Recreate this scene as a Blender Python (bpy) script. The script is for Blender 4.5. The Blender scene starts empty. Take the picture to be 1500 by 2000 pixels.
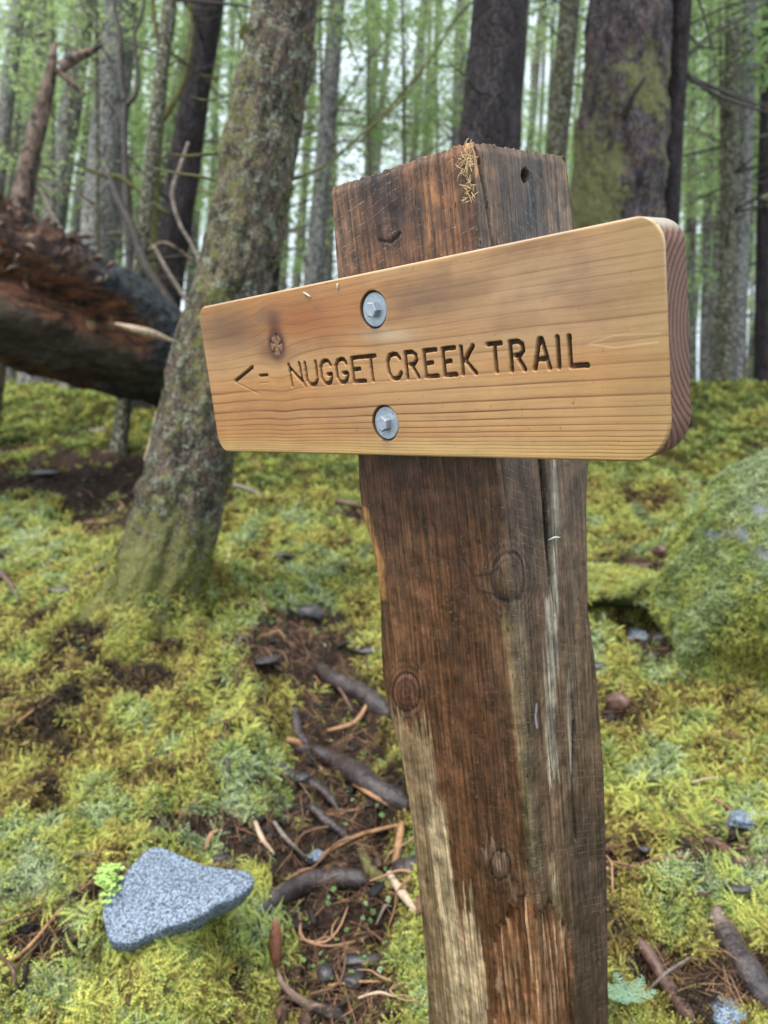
import bpy, math, random
import numpy as np
from mathutils import Vector, Matrix, Euler

# ------------------------------------------------------------------ camera, world, sun
F = 1536.0                      # focal length in photo pixels (photo 1500 x 2000)
CAMZ = 1.25
scn = bpy.context.scene
COL = scn.collection
cam = bpy.data.cameras.new("camera")
cam.sensor_fit = 'VERTICAL'; cam.sensor_height = 36; cam.sensor_width = 27
cam.lens = F / 2000 * 36
cam.clip_start = 0.02; cam.clip_end = 900
cam.dof.use_dof = True; cam.dof.focus_distance = 0.74; cam.dof.aperture_fstop = 5.8
camo = bpy.data.objects.new("camera", cam); COL.objects.link(camo)
camo.location = (0, 0, CAMZ); camo.rotation_euler = (math.radians(90), 0, 0)
scn.camera = camo

SUN_EL, SUN_AZ = math.radians(62), math.radians(215)
w = bpy.data.worlds.new("World"); scn.world = w; w.use_nodes = True
nt = w.node_tree; nt.nodes.clear()
sky = nt.nodes.new("ShaderNodeTexSky"); sky.sky_type = 'NISHITA'; sky.sun_disc = False
sky.sun_elevation = SUN_EL; sky.sun_rotation = SUN_AZ
sky.air_density = 0.7; sky.dust_density = 9.0; sky.ozone_density = 0.4
bg = nt.nodes.new("ShaderNodeBackground"); bg.inputs[1].default_value = 0.12
wo = nt.nodes.new("ShaderNodeOutputWorld")
ovc = nt.nodes.new("ShaderNodeMix"); ovc.data_type = 'RGBA'; ovc.inputs[0].default_value = .75     # even cloud deck over the clear sky
ovc.inputs[7].default_value = (5.3, 6.15, 6.8, 1)
nt.links.new(sky.outputs[0], ovc.inputs[6]); nt.links.new(ovc.outputs[2], bg.inputs[0]); nt.links.new(bg.outputs[0], wo.inputs[0])
sun = bpy.data.lights.new("sun", 'SUN'); sun.energy = 1.4; sun.angle = math.radians(16); sun.color = (1, .97, .92)
suno = bpy.data.objects.new("sun", sun); COL.objects.link(suno)
sd = Vector((math.sin(SUN_AZ) * math.cos(SUN_EL), math.cos(SUN_AZ) * math.cos(SUN_EL), math.sin(SUN_EL)))
suno.rotation_euler = sd.to_track_quat('Z', 'Y').to_euler()
scn.view_settings.view_transform = 'Standard'; scn.view_settings.look = 'None'
scn.view_settings.exposure = 1.35; scn.view_settings.gamma = 1; scn.view_settings.use_curve_mapping = False
scn.cycles.use_denoising = True
scn.cycles.max_bounces = 5; scn.cycles.diffuse_bounces = 3; scn.cycles.glossy_bounces = 2
scn.cycles.transmission_bounces = 3; scn.cycles.transparent_max_bounces = 4
scn.cycles.caustics_reflective = False; scn.cycles.caustics_refractive = False

random.seed(7); RS = np.random.RandomState(7)

# ------------------------------------------------------------------ numpy helpers
def _h(ix, iy, iz, s):
    n = (ix.astype(np.int64) * 374761393 + iy.astype(np.int64) * 668265263 + iz.astype(np.int64) * 1274126177 + s * 974711) & 0xffffffff
    n = ((n ^ (n >> 13)) * 1274126177) & 0xffffffff
    n = (n ^ (n >> 16)) & 0xffffffff
    return n / 4294967295.0

def vn(x, y, z=0.0, s=0):
    x, y, z = np.broadcast_arrays(np.asarray(x, float), np.asarray(y, float), np.asarray(z, float))
    ix, iy, iz = np.floor(x), np.floor(y), np.floor(z)
    fx, fy, fz = x - ix, y - iy, z - iz
    fx, fy, fz = [f * f * (3 - 2 * f) for f in (fx, fy, fz)]
    r = 0
    for a in (0, 1):
        for b in (0, 1):
            for c in (0, 1):
                r = r + _h(ix + a, iy + b, iz + c, s) * (fx if a else 1 - fx) * (fy if b else 1 - fy) * (fz if c else 1 - fz)
    return r * 2 - 1

def fbm(x, y, z=0.0, s=0, o=4):
    r = 0; a = 1.0
    for k in range(o):
        r = r + a * vn(np.asarray(x) * 2**k, np.asarray(y) * 2**k, np.asarray(z) * 2**k, s + k); a *= .5
    return r / 1.9

def sm(a, b, x):
    t = np.clip((x - a) / (b - a), 0, 1); return t * t * (3 - 2 * t)

def P(px, py, d):               # photo pixel + depth along the view axis -> world point
    return np.array([(px - 750) / F * d, d, CAMZ - (py - 1000) / F * d])

def proj(p):                    # world points -> photo pixels
    p = np.asarray(p)
    return 750 + F * p[..., 0] / p[..., 1], 1000 - F * (p[..., 2] - CAMZ) / p[..., 1]

def seg_dist(x, y, pts):
    best = np.full(np.shape(x), 1e9)
    for (ax, ay), (bx, by) in zip(pts[:-1], pts[1:]):
        dx, dy = bx - ax, by - ay; L = dx * dx + dy * dy + 1e-12
        t = np.clip(((x - ax) * dx + (y - ay) * dy) / L, 0, 1)
        best = np.minimum(best, np.hypot(x - ax - t * dx, y - ay - t * dy))
    return best

def in_poly(x, y, poly):
    c = np.zeros(np.shape(x), bool); n = len(poly)
    for i in range(n):
        (x1, y1), (x2, y2) = poly[i], poly[(i + 1) % n]
        if y1 == y2: continue
        c ^= ((y1 > y) != (y2 > y)) & (x < (x2 - x1) * (y - y1) / (y2 - y1) + x1)
    return c

def link(name, me, mat, parent=None, loc=None, smooth=True):
    if mat is not None:
        for m in (mat if isinstance(mat, (list, tuple)) else [mat]): me.materials.append(m)
    o = bpy.data.objects.new(name, me); COL.objects.link(o)
    if parent is not None: o.parent = parent
    if loc is not None: o.location = loc
    return o

def mesh(name, v, f, smooth=True, attrs=None, colors=None, mi=None):
    """v (N,3); f = list of int arrays each (M,k)"""
    me = bpy.data.meshes.new(name)
    v = np.asarray(v, np.float32); fs = [np.asarray(a, np.int32) for a in (f if isinstance(f, list) else [f]) if len(a)]
    me.vertices.add(len(v)); me.vertices.foreach_set('co', v.ravel())
    nl = sum(a.size for a in fs); npl = sum(len(a) for a in fs)
    me.loops.add(nl); me.loops.foreach_set('vertex_index', np.concatenate([a.ravel() for a in fs]))
    me.polygons.add(npl)
    tot = np.concatenate([np.full(len(a), a.shape[1], np.int32) for a in fs])
    me.polygons.foreach_set('loop_start', np.concatenate([[0], np.cumsum(tot)[:-1]]).astype(np.int32))
    me.polygons.foreach_set('loop_total', tot)
    if mi is not None: me.polygons.foreach_set('material_index', np.asarray(mi, np.int32))
    me.polygons.foreach_set('use_smooth', np.full(npl, smooth))
    for k, a in (attrs or {}).items():
        at = me.attributes.new(k, 'FLOAT', 'POINT'); at.data.foreach_set('value', np.asarray(a, np.float32).ravel())
    for k, a in (colors or {}).items():
        at = me.attributes.new(k, 'FLOAT_COLOR', 'POINT')
        a = np.asarray(a, np.float32); a = np.concatenate([a, np.ones((len(a), 1), np.float32)], 1)
        at.data.foreach_set('color', a.ravel())
    me.update(calc_edges=True); me.validate()
    return me

def gridfaces(r, c, wrap=False):
    i = np.arange(r - 1)[:, None]; j = np.arange(c if wrap else c - 1)[None, :]
    j2 = (j + 1) % c
    return np.stack([i * c + j, i * c + j2, (i + 1) * c + j2, (i + 1) * c + j], -1).reshape(-1, 4)

def smooth_path(pts, n):
    pts = np.asarray(pts, float); k = len(pts)
    if k < 3:
        t = np.linspace(0, 1, n)[:, None]; return pts[0] * (1 - t) + pts[-1] * t
    q = np.vstack([2 * pts[0] - pts[1], pts, 2 * pts[-1] - pts[-2]])
    T = np.linspace(0, k - 1, n); out = []
    for t in T:
        i = min(int(t), k - 2); u = t - i
        a, b, c, d = q[i], q[i + 1], q[i + 2], q[i + 3]
        out.append(.5 * (2 * b + (c - a) * u + (2 * a - 5 * b + 4 * c - d) * u * u + (3 * b - a - 3 * c + d) * u**3))
    return np.array(out)

def tube(path, rad, sides=10, rough=0.0, fq=8.0, seed=0, stretch=1.0, caps=True, radfn=None):
    """closed tube along path with per-point radius; returns v, faces"""
    path = np.asarray(path, float); n = len(path); rad = np.broadcast_to(rad, (n,)).astype(float)
    tan = np.gradient(path, axis=0); tan /= np.linalg.norm(tan, axis=1)[:, None] + 1e-12
    ref = np.array([0, 0, 1.]) if abs(tan[0][2]) < .8 else np.array([0, 1., 0])
    V = []
    ang = np.linspace(0, 2 * math.pi, sides, endpoint=False)
    s = np.concatenate([[0], np.cumsum(np.linalg.norm(np.diff(path, axis=0), axis=1))])
    for i in range(n):
        a = np.cross(tan[i], ref); a /= np.linalg.norm(a) + 1e-12; b = np.cross(a, tan[i]); ref = b
        V.append((a, b))
    A = np.array([x[0] for x in V]); B = np.array([x[1] for x in V])
    ca, sa = np.cos(ang)[None, :], np.sin(ang)[None, :]
    r = rad[:, None] * np.ones((1, sides))
    if rough:
        r = r * (1 + rough * fbm(ca * rad[:, None] * fq, sa * rad[:, None] * fq, (s * fq * stretch)[:, None] + 0 * ca, seed, 4))
    if radfn is not None: r = radfn(r, ang[None, :], s[:, None])
    v = path[:, None, :] + r[..., None] * (ca[..., None] * A[:, None, :] + sa[..., None] * B[:, None, :])
    v = v.reshape(-1, 3); f = [gridfaces(n, sides, True)]
    if caps:
        v = np.vstack([v, path[0], path[-1]]); j = np.arange(sides); j2 = (j + 1) % sides
        f.append(np.stack([j2, j, np.full(sides, n * sides)], 1))
        f.append(np.stack([(n - 1) * sides + j, (n - 1) * sides + j2, np.full(sides, n * sides + 1)], 1))
    return v, f

def join(parts):
    vs, fs4, fs3, o = [], [], [], 0
    for v, f in parts:
        for a in (f if isinstance(f, list) else [f]):
            a = np.asarray(a)
            if len(a): (fs4 if a.shape[1] == 4 else fs3).append(a + o)
        vs.append(v); o += len(v)
    f = []
    if fs4: f.append(np.vstack(fs4))
    if fs3: f.append(np.vstack(fs3))
    return np.vstack(vs), f

def empty(name, loc, label, cat, group=None):
    o = bpy.data.objects.new(name, None); COL.objects.link(o); o.location = loc; o.empty_display_size = .05
    tag(o, label, cat, group); return o

def tag(o, label, cat, group=None, kind=None):
    if label: o['label'] = label
    if cat: o['category'] = cat
    if group: o['group'] = group
    if kind: o['kind'] = kind
    return o

# ------------------------------------------------------------------ material helpers
class N:
    def __init__(s, name):
        s.m = bpy.data.materials.new(name); s.m.use_nodes = True; s.t = s.m.node_tree; s.t.nodes.clear()
        s.out = s.t.nodes.new('ShaderNodeOutputMaterial')
    def n(s, typ, **kw):
        x = s.t.nodes.new(typ)
        for k, v in kw.items(): setattr(x, k, v)
        return x
    def l(s, a, b): s.t.links.new(a, b)
    def val(s, sock, v):
        if hasattr(v, 'is_output') or isinstance(v, bpy.types.NodeSocket): s.l(v, sock)
        elif isinstance(v, tuple) and len(v) == 3 and sock.type == 'RGBA': sock.default_value = (*v, 1)
        else: sock.default_value = v
    def obj(s, scale=(1, 1, 1), src='Object'):
        tc = s.n('ShaderNodeTexCoord'); mp = s.n('ShaderNodeMapping'); mp.inputs['Scale'].default_value = scale
        s.l(tc.outputs[src], mp.inputs[0]); return mp.outputs[0]
    def noise(s, vec, scale, detail=4, rough=.55, dist=0.0):
        x = s.n('ShaderNodeTexNoise'); s.l(vec, x.inputs['Vector'])
        x.inputs['Scale'].default_value = scale; x.inputs['Detail'].default_value = detail
        x.inputs['Roughness'].default_value = rough; x.inputs['Distortion'].default_value = dist
        return x.outputs['Fac']
    def vor(s, vec, scale, feat='F1', out='Distance'):
        x = s.n('ShaderNodeTexVoronoi', feature=feat); s.l(vec, x.inputs['Vector']); x.inputs['Scale'].default_value = scale
        return x.outputs[out]
    def ramp(s, fac, stops, interp='LINEAR'):
        x = s.n('ShaderNodeValToRGB'); s.val(x.inputs[0], fac); e = x.color_ramp.elements; x.color_ramp.interpolation = interp
        while len(e) > 1: e.remove(e[0])
        for i, (p, c) in enumerate(stops):
            el = e[0] if i == 0 else e.new(p)
            el.position = p; el.color = (*c, 1) if isinstance(c, tuple) else (c, c, c, 1)
        return x.outputs[0]
    def mix(s, fac, a, b, blend='MIX'):
        x = s.n('ShaderNodeMix', data_type='RGBA', blend_type=blend); x.clamp_factor = True
        s.val(x.inputs[0], fac); s.val(x.inputs[6], a); s.val(x.inputs[7], b); return x.outputs[2]
    def math(s, op, a, b=0.0, clamp=False):
        x = s.n('ShaderNodeMath', operation=op); x.use_clamp = clamp; s.val(x.inputs[0], a); s.val(x.inputs[1], b); return x.outputs[0]
    def attr(s, name, typ='GEOMETRY', out='Fac'):
        x = s.n('ShaderNodeAttribute', attribute_name=name, attribute_type=typ); return x.outputs[out]
    def bump(s, h, strength, dist, normal=None):
        x = s.n('ShaderNodeBump'); s.val(x.inputs['Height'], h); x.inputs['Strength'].default_value = strength
        x.inputs['Distance'].default_value = dist
        if normal is not None: s.l(normal, x.inputs['Normal'])
        return x.outputs[0]
    def done(s, col, rough=.8, normal=None, spec=.3, metal=0.0):
        b = s.n('ShaderNodeBsdfPrincipled'); s.val(b.inputs['Base Color'], col); s.val(b.inputs['Roughness'], rough)
        s.val(b.inputs['Specular IOR Level'], spec); s.val(b.inputs['Metallic'], metal)
        if normal is not None: s.l(normal, b.inputs['Normal'])
        s.l(b.outputs[0], s.out.inputs[0]); return s.m

# wood of the sign face ------------------------------------------------------
def mat_board():
    n = N('cedar_board')
    o = n.obj((1, 1, 1))
    ring = n.attr('ring')
    uv = n.attr('grainuv', out='Vector')
    mp = n.n('ShaderNodeMapping'); mp.inputs['Scale'].default_value = (9, 420, 1); n.l(uv, mp.inputs[0])
    fine = n.noise(mp.outputs[0], 1.0, 5, .65)
    mp2 = n.n('ShaderNodeMapping'); mp2.inputs['Scale'].default_value = (3, 60, 1); n.l(uv, mp2.inputs[0])
    med = n.noise(mp2.outputs[0], 1.0, 4, .6)
    r2 = n.math('ADD', ring, n.math('MULTIPLY', n.math('SUBTRACT', med, .5), .12))
    fr = n.math('FRACT', r2)
    line = n.ramp(fr, [(0, 0.0), (.5, .03), (.78, .16), (.90, .7), (.945, 1.0), (.975, .35), (1, 0.0)])
    strength = n.attr('linestr')
    line = n.math('MULTIPLY', line, strength)
    base = n.attr('col', out='Color')
    c = n.mix(n.math('MULTIPLY', line, .92), base, (.125, .038, .014))
    c = n.mix(n.math('MULTIPLY', n.math('ABSOLUTE', n.math('SUBTRACT', fine, .5)), .5), c, (.17, .08, .035))
    streak = n.ramp(fine, [(.35, .88), (.6, 1.05)])
    c = n.mix(1.0, c, streak, 'MULTIPLY')
    mot = n.noise(o, 38, 5, .62)
    c = n.mix(1.0, c, n.ramp(mot, [(.3, .92), (.68, 1.05)]), 'MULTIPLY')
    spk = n.noise(o, 900, 2, .6)
    c = n.mix(n.ramp(spk, [(.66, 0.0), (.76, .35)]), c, (.09, .05, .03))
    h = n.math('ADD', n.math('MULTIPLY', line, .6), n.math('MULTIPLY', fine, .8))
    bp = n.bump(h, .25, .0006)
    return n.done(c, n.ramp(mot, [(.3, .48), (.7, .68)]), bp, .35)

def mat_endgrain():
    n = N('end_grain_wood')
    o = n.obj()
    ring = n.attr('ring')
    med = n.noise(o, 60, 3, .6)
    fr = n.math('FRACT', n.math('ADD', ring, n.math('MULTIPLY', med, .35)))
    line = n.ramp(fr, [(0, 0.0), (.4, .08), (.75, .85), (.9, 1.0), (1, 0.0)])
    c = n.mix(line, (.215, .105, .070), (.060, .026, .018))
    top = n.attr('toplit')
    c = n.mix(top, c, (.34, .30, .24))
    c = n.mix(n.ramp(n.noise(o, 25, 4, .6), [(.4, 0.0), (.75, .5)]), c, (.20, .125, .10))
    c = n.mix(n.ramp(n.noise(o, 500, 3, .6), [(.3, .3), (.5, 0.0)]), c, (.02, .013, .01))
    bp = n.bump(n.math('ADD', line, n.noise(o, 700, 3, .6)), .4, .0008)
    return n.done(c, .75, bp, .25)

def mat_post():
    n = N('weathered_post_wood')
    o = n.obj()
    uv = n.attr('grainuv', out='Vector')
    def st(sx, sy, det=5, r=.62):
        mp = n.n('ShaderNodeMapping'); mp.inputs['Scale'].default_value = (sx, sy, 1); n.l(uv, mp.inputs[0])
        return n.noise(mp.outputs[0], 1.0, det, r, .15)
    g1 = st(260, 9); g2 = st(700, 28, 3); g3 = st(70, 3)
    base = n.attr('col', out='Color')
    c = n.mix(1.0, base, n.ramp(g1, [(.30, .22), (.5, .90), (.70, 1.75)]), 'MULTIPLY')
    c = n.mix(1.0, c, n.ramp(g3, [(.3, .72), (.7, 1.25)]), 'MULTIPLY')
    c = n.mix(n.ramp(g2, [(.66, 0.0), (.76, .75)]), c, (.008, .005, .004))
    # short dark checks
    mp = n.n('ShaderNodeMapping'); mp.inputs['Scale'].default_value = (420, 55, 1); n.l(uv, mp.inputs[0])
    chk = n.ramp(n.noise(mp.outputs[0], 1.0, 2, .5), [(.66, 0.0), (.72, .9)])
    c = n.mix(chk, c, (.008, .005, .004))
    # pale saw-fuzz scratches running across the grain
    saw = n.attr('sawv')
    mid = n.noise(o, 55, 5, .7); c = n.mix(1.0, c, n.ramp(mid, [(.33, .50), (.5, 1.0), (.68, 1.6)]), 'MULTIPLY')
    sc = n.math('FRACT', n.math('ADD', n.math('MULTIPLY', saw, 1.0), n.math('MULTIPLY', n.noise(o, 7, 2), 1.2)))
    scr = n.math('MULTIPLY', n.ramp(sc, [(0, 0.0), (.80, 0.0), (.88, 1.0), (.96, 0.0)]), n.ramp(n.noise(o, 260, 3, .6), [(.42, 0.0), (.6, 1.0)]))
    patch = n.ramp(n.noise(o, 30, 4, .6), [(.42, 0.0), (.66, 1.0)])
    fuzz = n.math('MULTIPLY', n.math('MULTIPLY', scr, patch), n.attr('sawamt'))
    c = n.mix(n.math('MULTIPLY', fuzz, .55), c, (.42, .33, .25))
    sp = n.ramp(n.noise(o, 420, 2, .55), [(.66, 0.0), (.72, .7)])
    c = n.mix(sp, c, (.34, .20, .10))
    mot = n.noise(o, 22, 5, .6)
    c = n.mix(1.0, c, n.ramp(mot, [(.3, .75), (.7, 1.2)]), 'MULTIPLY')
    h = n.math('ADD', n.math('ADD', n.math('MULTIPLY', g1, 1.0), n.math('MULTIPLY', g2, .5)), n.math('SUBTRACT', n.math('MULTIPLY', fuzz, .35), chk))
    bp = n.bump(h, .75, .0022)
    bp = n.bump(n.noise(o, 600, 3, .6), .25, .0006, bp)
    return n.done(c, n.ramp(mot, [(.3, .34), (.7, .60)]), bp, .42)

def mat_zinc():
    n = N('galvanized_steel')
    o = n.obj()
    c = n.mix(n.noise(o, 160, 4, .6), (.25, .29, .34), (.52, .57, .62))
    c = n.mix(n.ramp(n.noise(o, 420, 3, .6), [(.55, 0.0), (.7, .6)]), c, (.13, .15, .17))
    return n.done(c, n.ramp(n.noise(o, 90, 3), [(.3, .38), (.7, .62)]), n.bump(n.noise(o, 500, 4, .7), .5, .0006), .5, .65)

def mat_bark(name, dark, light, moss=.3, mosscol=(.14, .15, .03), lichen=0.0, lichcol=(.42, .46, .38), fs=1.0, red=0.0):
    n = N(name)
    o = n.obj((1, 1, .35)); oo = n.obj()
    pl = n.vor(o, 38 * fs, 'DISTANCE_TO_EDGE'); n1 = n.noise(o, 14 * fs, 6, .65); n2 = n.noise(oo, 60 * fs, 5, .65)
    c = n.mix(n.ramp(n1, [(.38, 0.0), (.62, 1.0)]), dark, light); c = n.mix(1.0, c, n.ramp(n2, [(.34, .45), (.64, 1.5)]), 'MULTIPLY')
    c = n.mix(n.ramp(pl, [(0, .85), (.12, 0.0)]), c, tuple(x * .25 for x in dark))
    if red: c = n.mix(n.math('MULTIPLY', n.ramp(n.noise(oo, 17, 3), [(.5, 0.0), (.65, 1.0)]), red), c, (.13, .055, .04))
    if lichen:
        lm = n.ramp(n.math('ADD', n.math('MULTIPLY', n.noise(oo, 24, 6, .72), .62), n.math('MULTIPLY', n2, .48)), [(.60 - .1 * lichen, 0.0), (.66 - .1 * lichen, .9)])
        lc = n.mix(n.noise(oo, 30, 3), lichcol, tuple(x * .55 for x in lichcol)); c = n.mix(lm, c, lc)
    if moss:
        ms = n.attr('moss')
        mm = n.math('ADD', n.math('MULTIPLY', n.noise(oo, 26, 7, .78), .62), n.math('MULTIPLY', n.noise(n.obj((1, 1, .5)), 90 * fs, 4, .7), .38))
        mm = n.ramp(n.math('ADD', mm, n.math('MULTIPLY', ms, .16)), [(.60 - .13 * moss, 0.0), (.68 - .13 * moss, 1.0)])
        mc = n.mix(n.noise(oo, 40, 4, .6), mosscol, tuple(x * .45 for x in mosscol)); c = n.mix(mm, c, mc)
    h = n.math('ADD', n.math('MULTIPLY', n1, .8), n.math('ADD', n.math('MULTIPLY', n.ramp(pl, [(0, 0.0), (.15, 1.0)]), .5), n.math('MULTIPLY', n2, .4)))
    return n.done(c, .82, n.bump(h, .9, .018 / fs), .25)

def mat_simple(name, c1, c2, scale=20, rough=.8, bumpd=.003, spec=.3, stretch=(1, 1, 1), extra=None):
    n = N(name); o = n.obj(stretch); a = n.noise(o, scale, 5, .65); b = n.noise(o, scale * 5, 4, .6)
    c = n.mix(n.ramp(a, [(.32, 0.0), (.68, 1.0)]), c1, c2)
    c = n.mix(1.0, c, n.ramp(b, [(.3, .6), (.7, 1.35)]), 'MULTIPLY')
    if extra: c = n.mix(n.ramp(n.noise(n.obj(), extra[0], 4, .6), [(extra[1], 0.0), (extra[1] + .08, 1.0)]), c, extra[2])
    return n.done(c, rough, n.bump(n.math('ADD', a, n.math('MULTIPLY', b, .4)), .8, bumpd), spec)

def mat_instanced(name, stops, rough=.7, transl=.25, attr_type='INSTANCER'):
    n = N(name)
    t = n.attr('tint', attr_type)
    c = n.ramp(t, stops)
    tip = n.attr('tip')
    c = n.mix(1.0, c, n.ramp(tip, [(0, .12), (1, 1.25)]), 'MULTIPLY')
    d = n.n('ShaderNodeBsdfPrincipled'); n.val(d.inputs['Base Color'], c); d.inputs['Roughness'].default_value = rough
    d.inputs['Specular IOR Level'].default_value = .3
    tr = n.n('ShaderNodeBsdfTranslucent'); n.l(c, tr.inputs[0])
    mx = n.n('ShaderNodeMixShader'); mx.inputs[0].default_value = transl
    n.l(d.outputs[0], mx.inputs[1]); n.l(tr.outputs[0], mx.inputs[2]); n.l(mx.outputs[0], n.out.inputs[0])
    return n.m

def mat_leaf(name, c1, c2, transl=.45):
    n = N(name); o = n.obj(); c = n.mix(n.noise(o, 1.3, 4, .6), c1, c2)
    c = n.mix(1.0, c, n.ramp(n.noise(o, 9, 3, .6), [(.3, .6), (.7, 1.4)]), 'MULTIPLY')
    d = n.n('ShaderNodeBsdfDiffuse'); n.l(c, d.inputs[0]); tr = n.n('ShaderNodeBsdfTranslucent'); n.l(c, tr.inputs[0])
    mx = n.n('ShaderNodeMixShader'); mx.inputs[0].default_value = transl
    n.l(d.outputs[0], mx.inputs[1]); n.l(tr.outputs[0], mx.inputs[2]); n.l(mx.outputs[0], n.out.inputs[0])
    return n.m

def mat_ground():
    n = N('mossy_forest_soil'); o = n.obj()
    a = n.noise(o, 3.2, 6, .65); b = n.noise(o, 28, 5, .65); cc = n.noise(o, 130, 4, .65)
    moss = n.mix(n.ramp(a, [(.35, 0.0), (.65, 1.0)]), (.11, .085, .020), (.085, .10, .020))
    moss = n.mix(n.ramp(b, [(.35, 0.0), (.7, 1.0)]), moss, (.028, .032, .010))
    soil = n.mix(n.ramp(b, [(.35, 0.0), (.65, 1.0)]), (.010, .007, .006), (.060, .038, .027))
    soil = n.mix(n.ramp(cc, [(.55, 0.0), (.68, 1.0)]), soil, (.13, .075, .04))
    m = n.math('ADD', n.attr('moss'), n.math('MULTIPLY', n.math('SUBTRACT', b, .5), .6))
    c = n.mix(n.ramp(m, [(.42, 0.0), (.58, 1.0)]), soil, moss)
    c = n.mix(n.ramp(cc, [(.3, .55), (.5, 0.0)]), c, (.012, .010, .006))
    h = n.math('ADD', b, n.math('MULTIPLY', cc, .6))
    return n.done(c, .9, n.bump(h, 1.0, .025), .2)

def mat_granite():
    n = N('speckled_granite'); o = n.obj()
    v = n.noise(o, 230, 4, .75); v2 = n.noise(o, 380, 2, .6); a = n.noise(o, 9, 4)
    c = n.mix(n.ramp(v, [(.43, 0.0), (.54, 1.0)]), (.045, .062, .085), (.27, .335, .43))
    c = n.mix(n.ramp(v2, [(.40, .95), (.46, 0.0)]), c, (.03, .033, .04))
    c = n.mix(1.0, c, n.ramp(a, [(.3, .8), (.7, 1.15)]), 'MULTIPLY')
    return n.done(c, .7, n.bump(v, .6, .003), .3)

M = {}
M['board'] = mat_board(); M['end'] = mat_endgrain(); M['post'] = mat_post(); M['zinc'] = mat_zinc()
M['ground'] = mat_ground(); M['granite'] = mat_granite()
M['bark_lichen'] = mat_bark('lichen_bark', (.022, .017, .014), (.135, .105, .082), .42, (.19, .19, .06), .22, (.30, .33, .25), 2.4, .3)
M['bark_dark'] = mat_bark('dark_spruce_bark', (.013, .010, .012), (.050, .040, .044), .0, fs=1.0, red=.12)
M['bark_scaly'] = mat_bark('scaly_spruce_bark', (.032, .025, .028), (.14, .115, .12), .40, (.21, .20, .085), .0, fs=1.0, red=.4)
M['bark_pale'] = mat_bark('pale_grey_bark', (.09, .08, .075), (.26, .24, .22), .12, (.15, .15, .07), .5, (.45, .45, .42), .8)
M['bark_mossy'] = mat_bark('mossy_thin_bark', (.05, .04, .03), (.15, .125, .09), .75, (.17, .16, .06), .2, fs=.8)
M['bark_far'] = mat_bark('far_grey_bark', (.10, .09, .085), (.24, .22, .20), .2, (.15, .16, .08), .2, fs=.5)
M['snag'] = mat_simple('rotten_snag_wood', (.035, .022, .018), (.24, .165, .125), 22, .85, .012, stretch=(1, 1, .35), extra=(14, .52, (.03, .022, .02)))
M['twig_grey'] = mat_simple('grey_dead_twig', (.10, .075, .06), (.30, .25, .21), 30, .85, .003)
M['twig_dark'] = mat_simple('dark_wet_branch', (.018, .014, .012), (.075, .055, .045), 25, .55, .004, .5)
M['twig_moss'] = mat_simple('mossy_branch', (.05, .04, .02), (.15, .14, .045), 25, .85, .006)
M['root'] = mat_simple('wet_dark_root', (.012, .009, .010), (.070, .050, .048), 26, .38, .010, .5, extra=(11, .60, (.15, .105, .085)))
M['root_red'] = mat_simple('reddish_root', (.04, .02, .016), (.18, .095, .07), 18, .5, .005, .5)
M['stick'] = mat_simple('orange_brown_stick', (.16, .075, .035), (.42, .24, .12), 40, .6, .002, .4)
M['palewood'] = mat_simple('pale_bare_wood', (.30, .20, .13), (.58, .46, .34), 40, .6, .002, .4)
M['bark_chunk'] = mat_simple('black_wet_bark_chip', (.012, .011, .013), (.07, .062, .066), 30, .4, .005, .5)
M['cone'] = mat_simple('brown_cone', (.10, .035, .02), (.25, .10, .06), 60, .7, .003)
M['needle_dry'] = mat_simple('dry_pale_needle', (.45, .42, .30), (.62, .60, .48), 200, .6, .0005)
M['fibre'] = mat_simple('torn_wood_fibre', (.45, .30, .14), (.72, .55, .32), 200, .7, .0005)
M['nailtip'] = mat_simple('white_chip', (.6, .6, .58), (.75, .75, .72), 200, .5, .0005)
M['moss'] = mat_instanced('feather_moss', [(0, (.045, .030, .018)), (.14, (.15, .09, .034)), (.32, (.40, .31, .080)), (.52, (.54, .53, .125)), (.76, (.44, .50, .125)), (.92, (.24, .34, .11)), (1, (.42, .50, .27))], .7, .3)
M['litter'] = mat_instanced('needle_litter', [(0, (.03, .018, .012)), (.5, (.13, .070, .042)), (1, (.34, .20, .11))], .7, .0)
M['crumb'] = mat_instanced('bark_crumb', [(0, (.008, .007, .008)), (.5, (.03, .02, .016)), (1, (.12, .06, .035))], .75, .0)
M['herb'] = mat_instanced('small_green_leaf', [(0, (.05, .13, .035)), (.7, (.16, .28, .08)), (1, (.24, .33, .20))], .55, .35)
M['leafa'] = mat_leaf('hemlock_foliage', (.22, .33, .12), (.38, .50, .23), .55)
M['leafb'] = mat_leaf('light_hemlock_foliage', (.30, .42, .16), (.47, .58, .29), .55)

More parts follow.
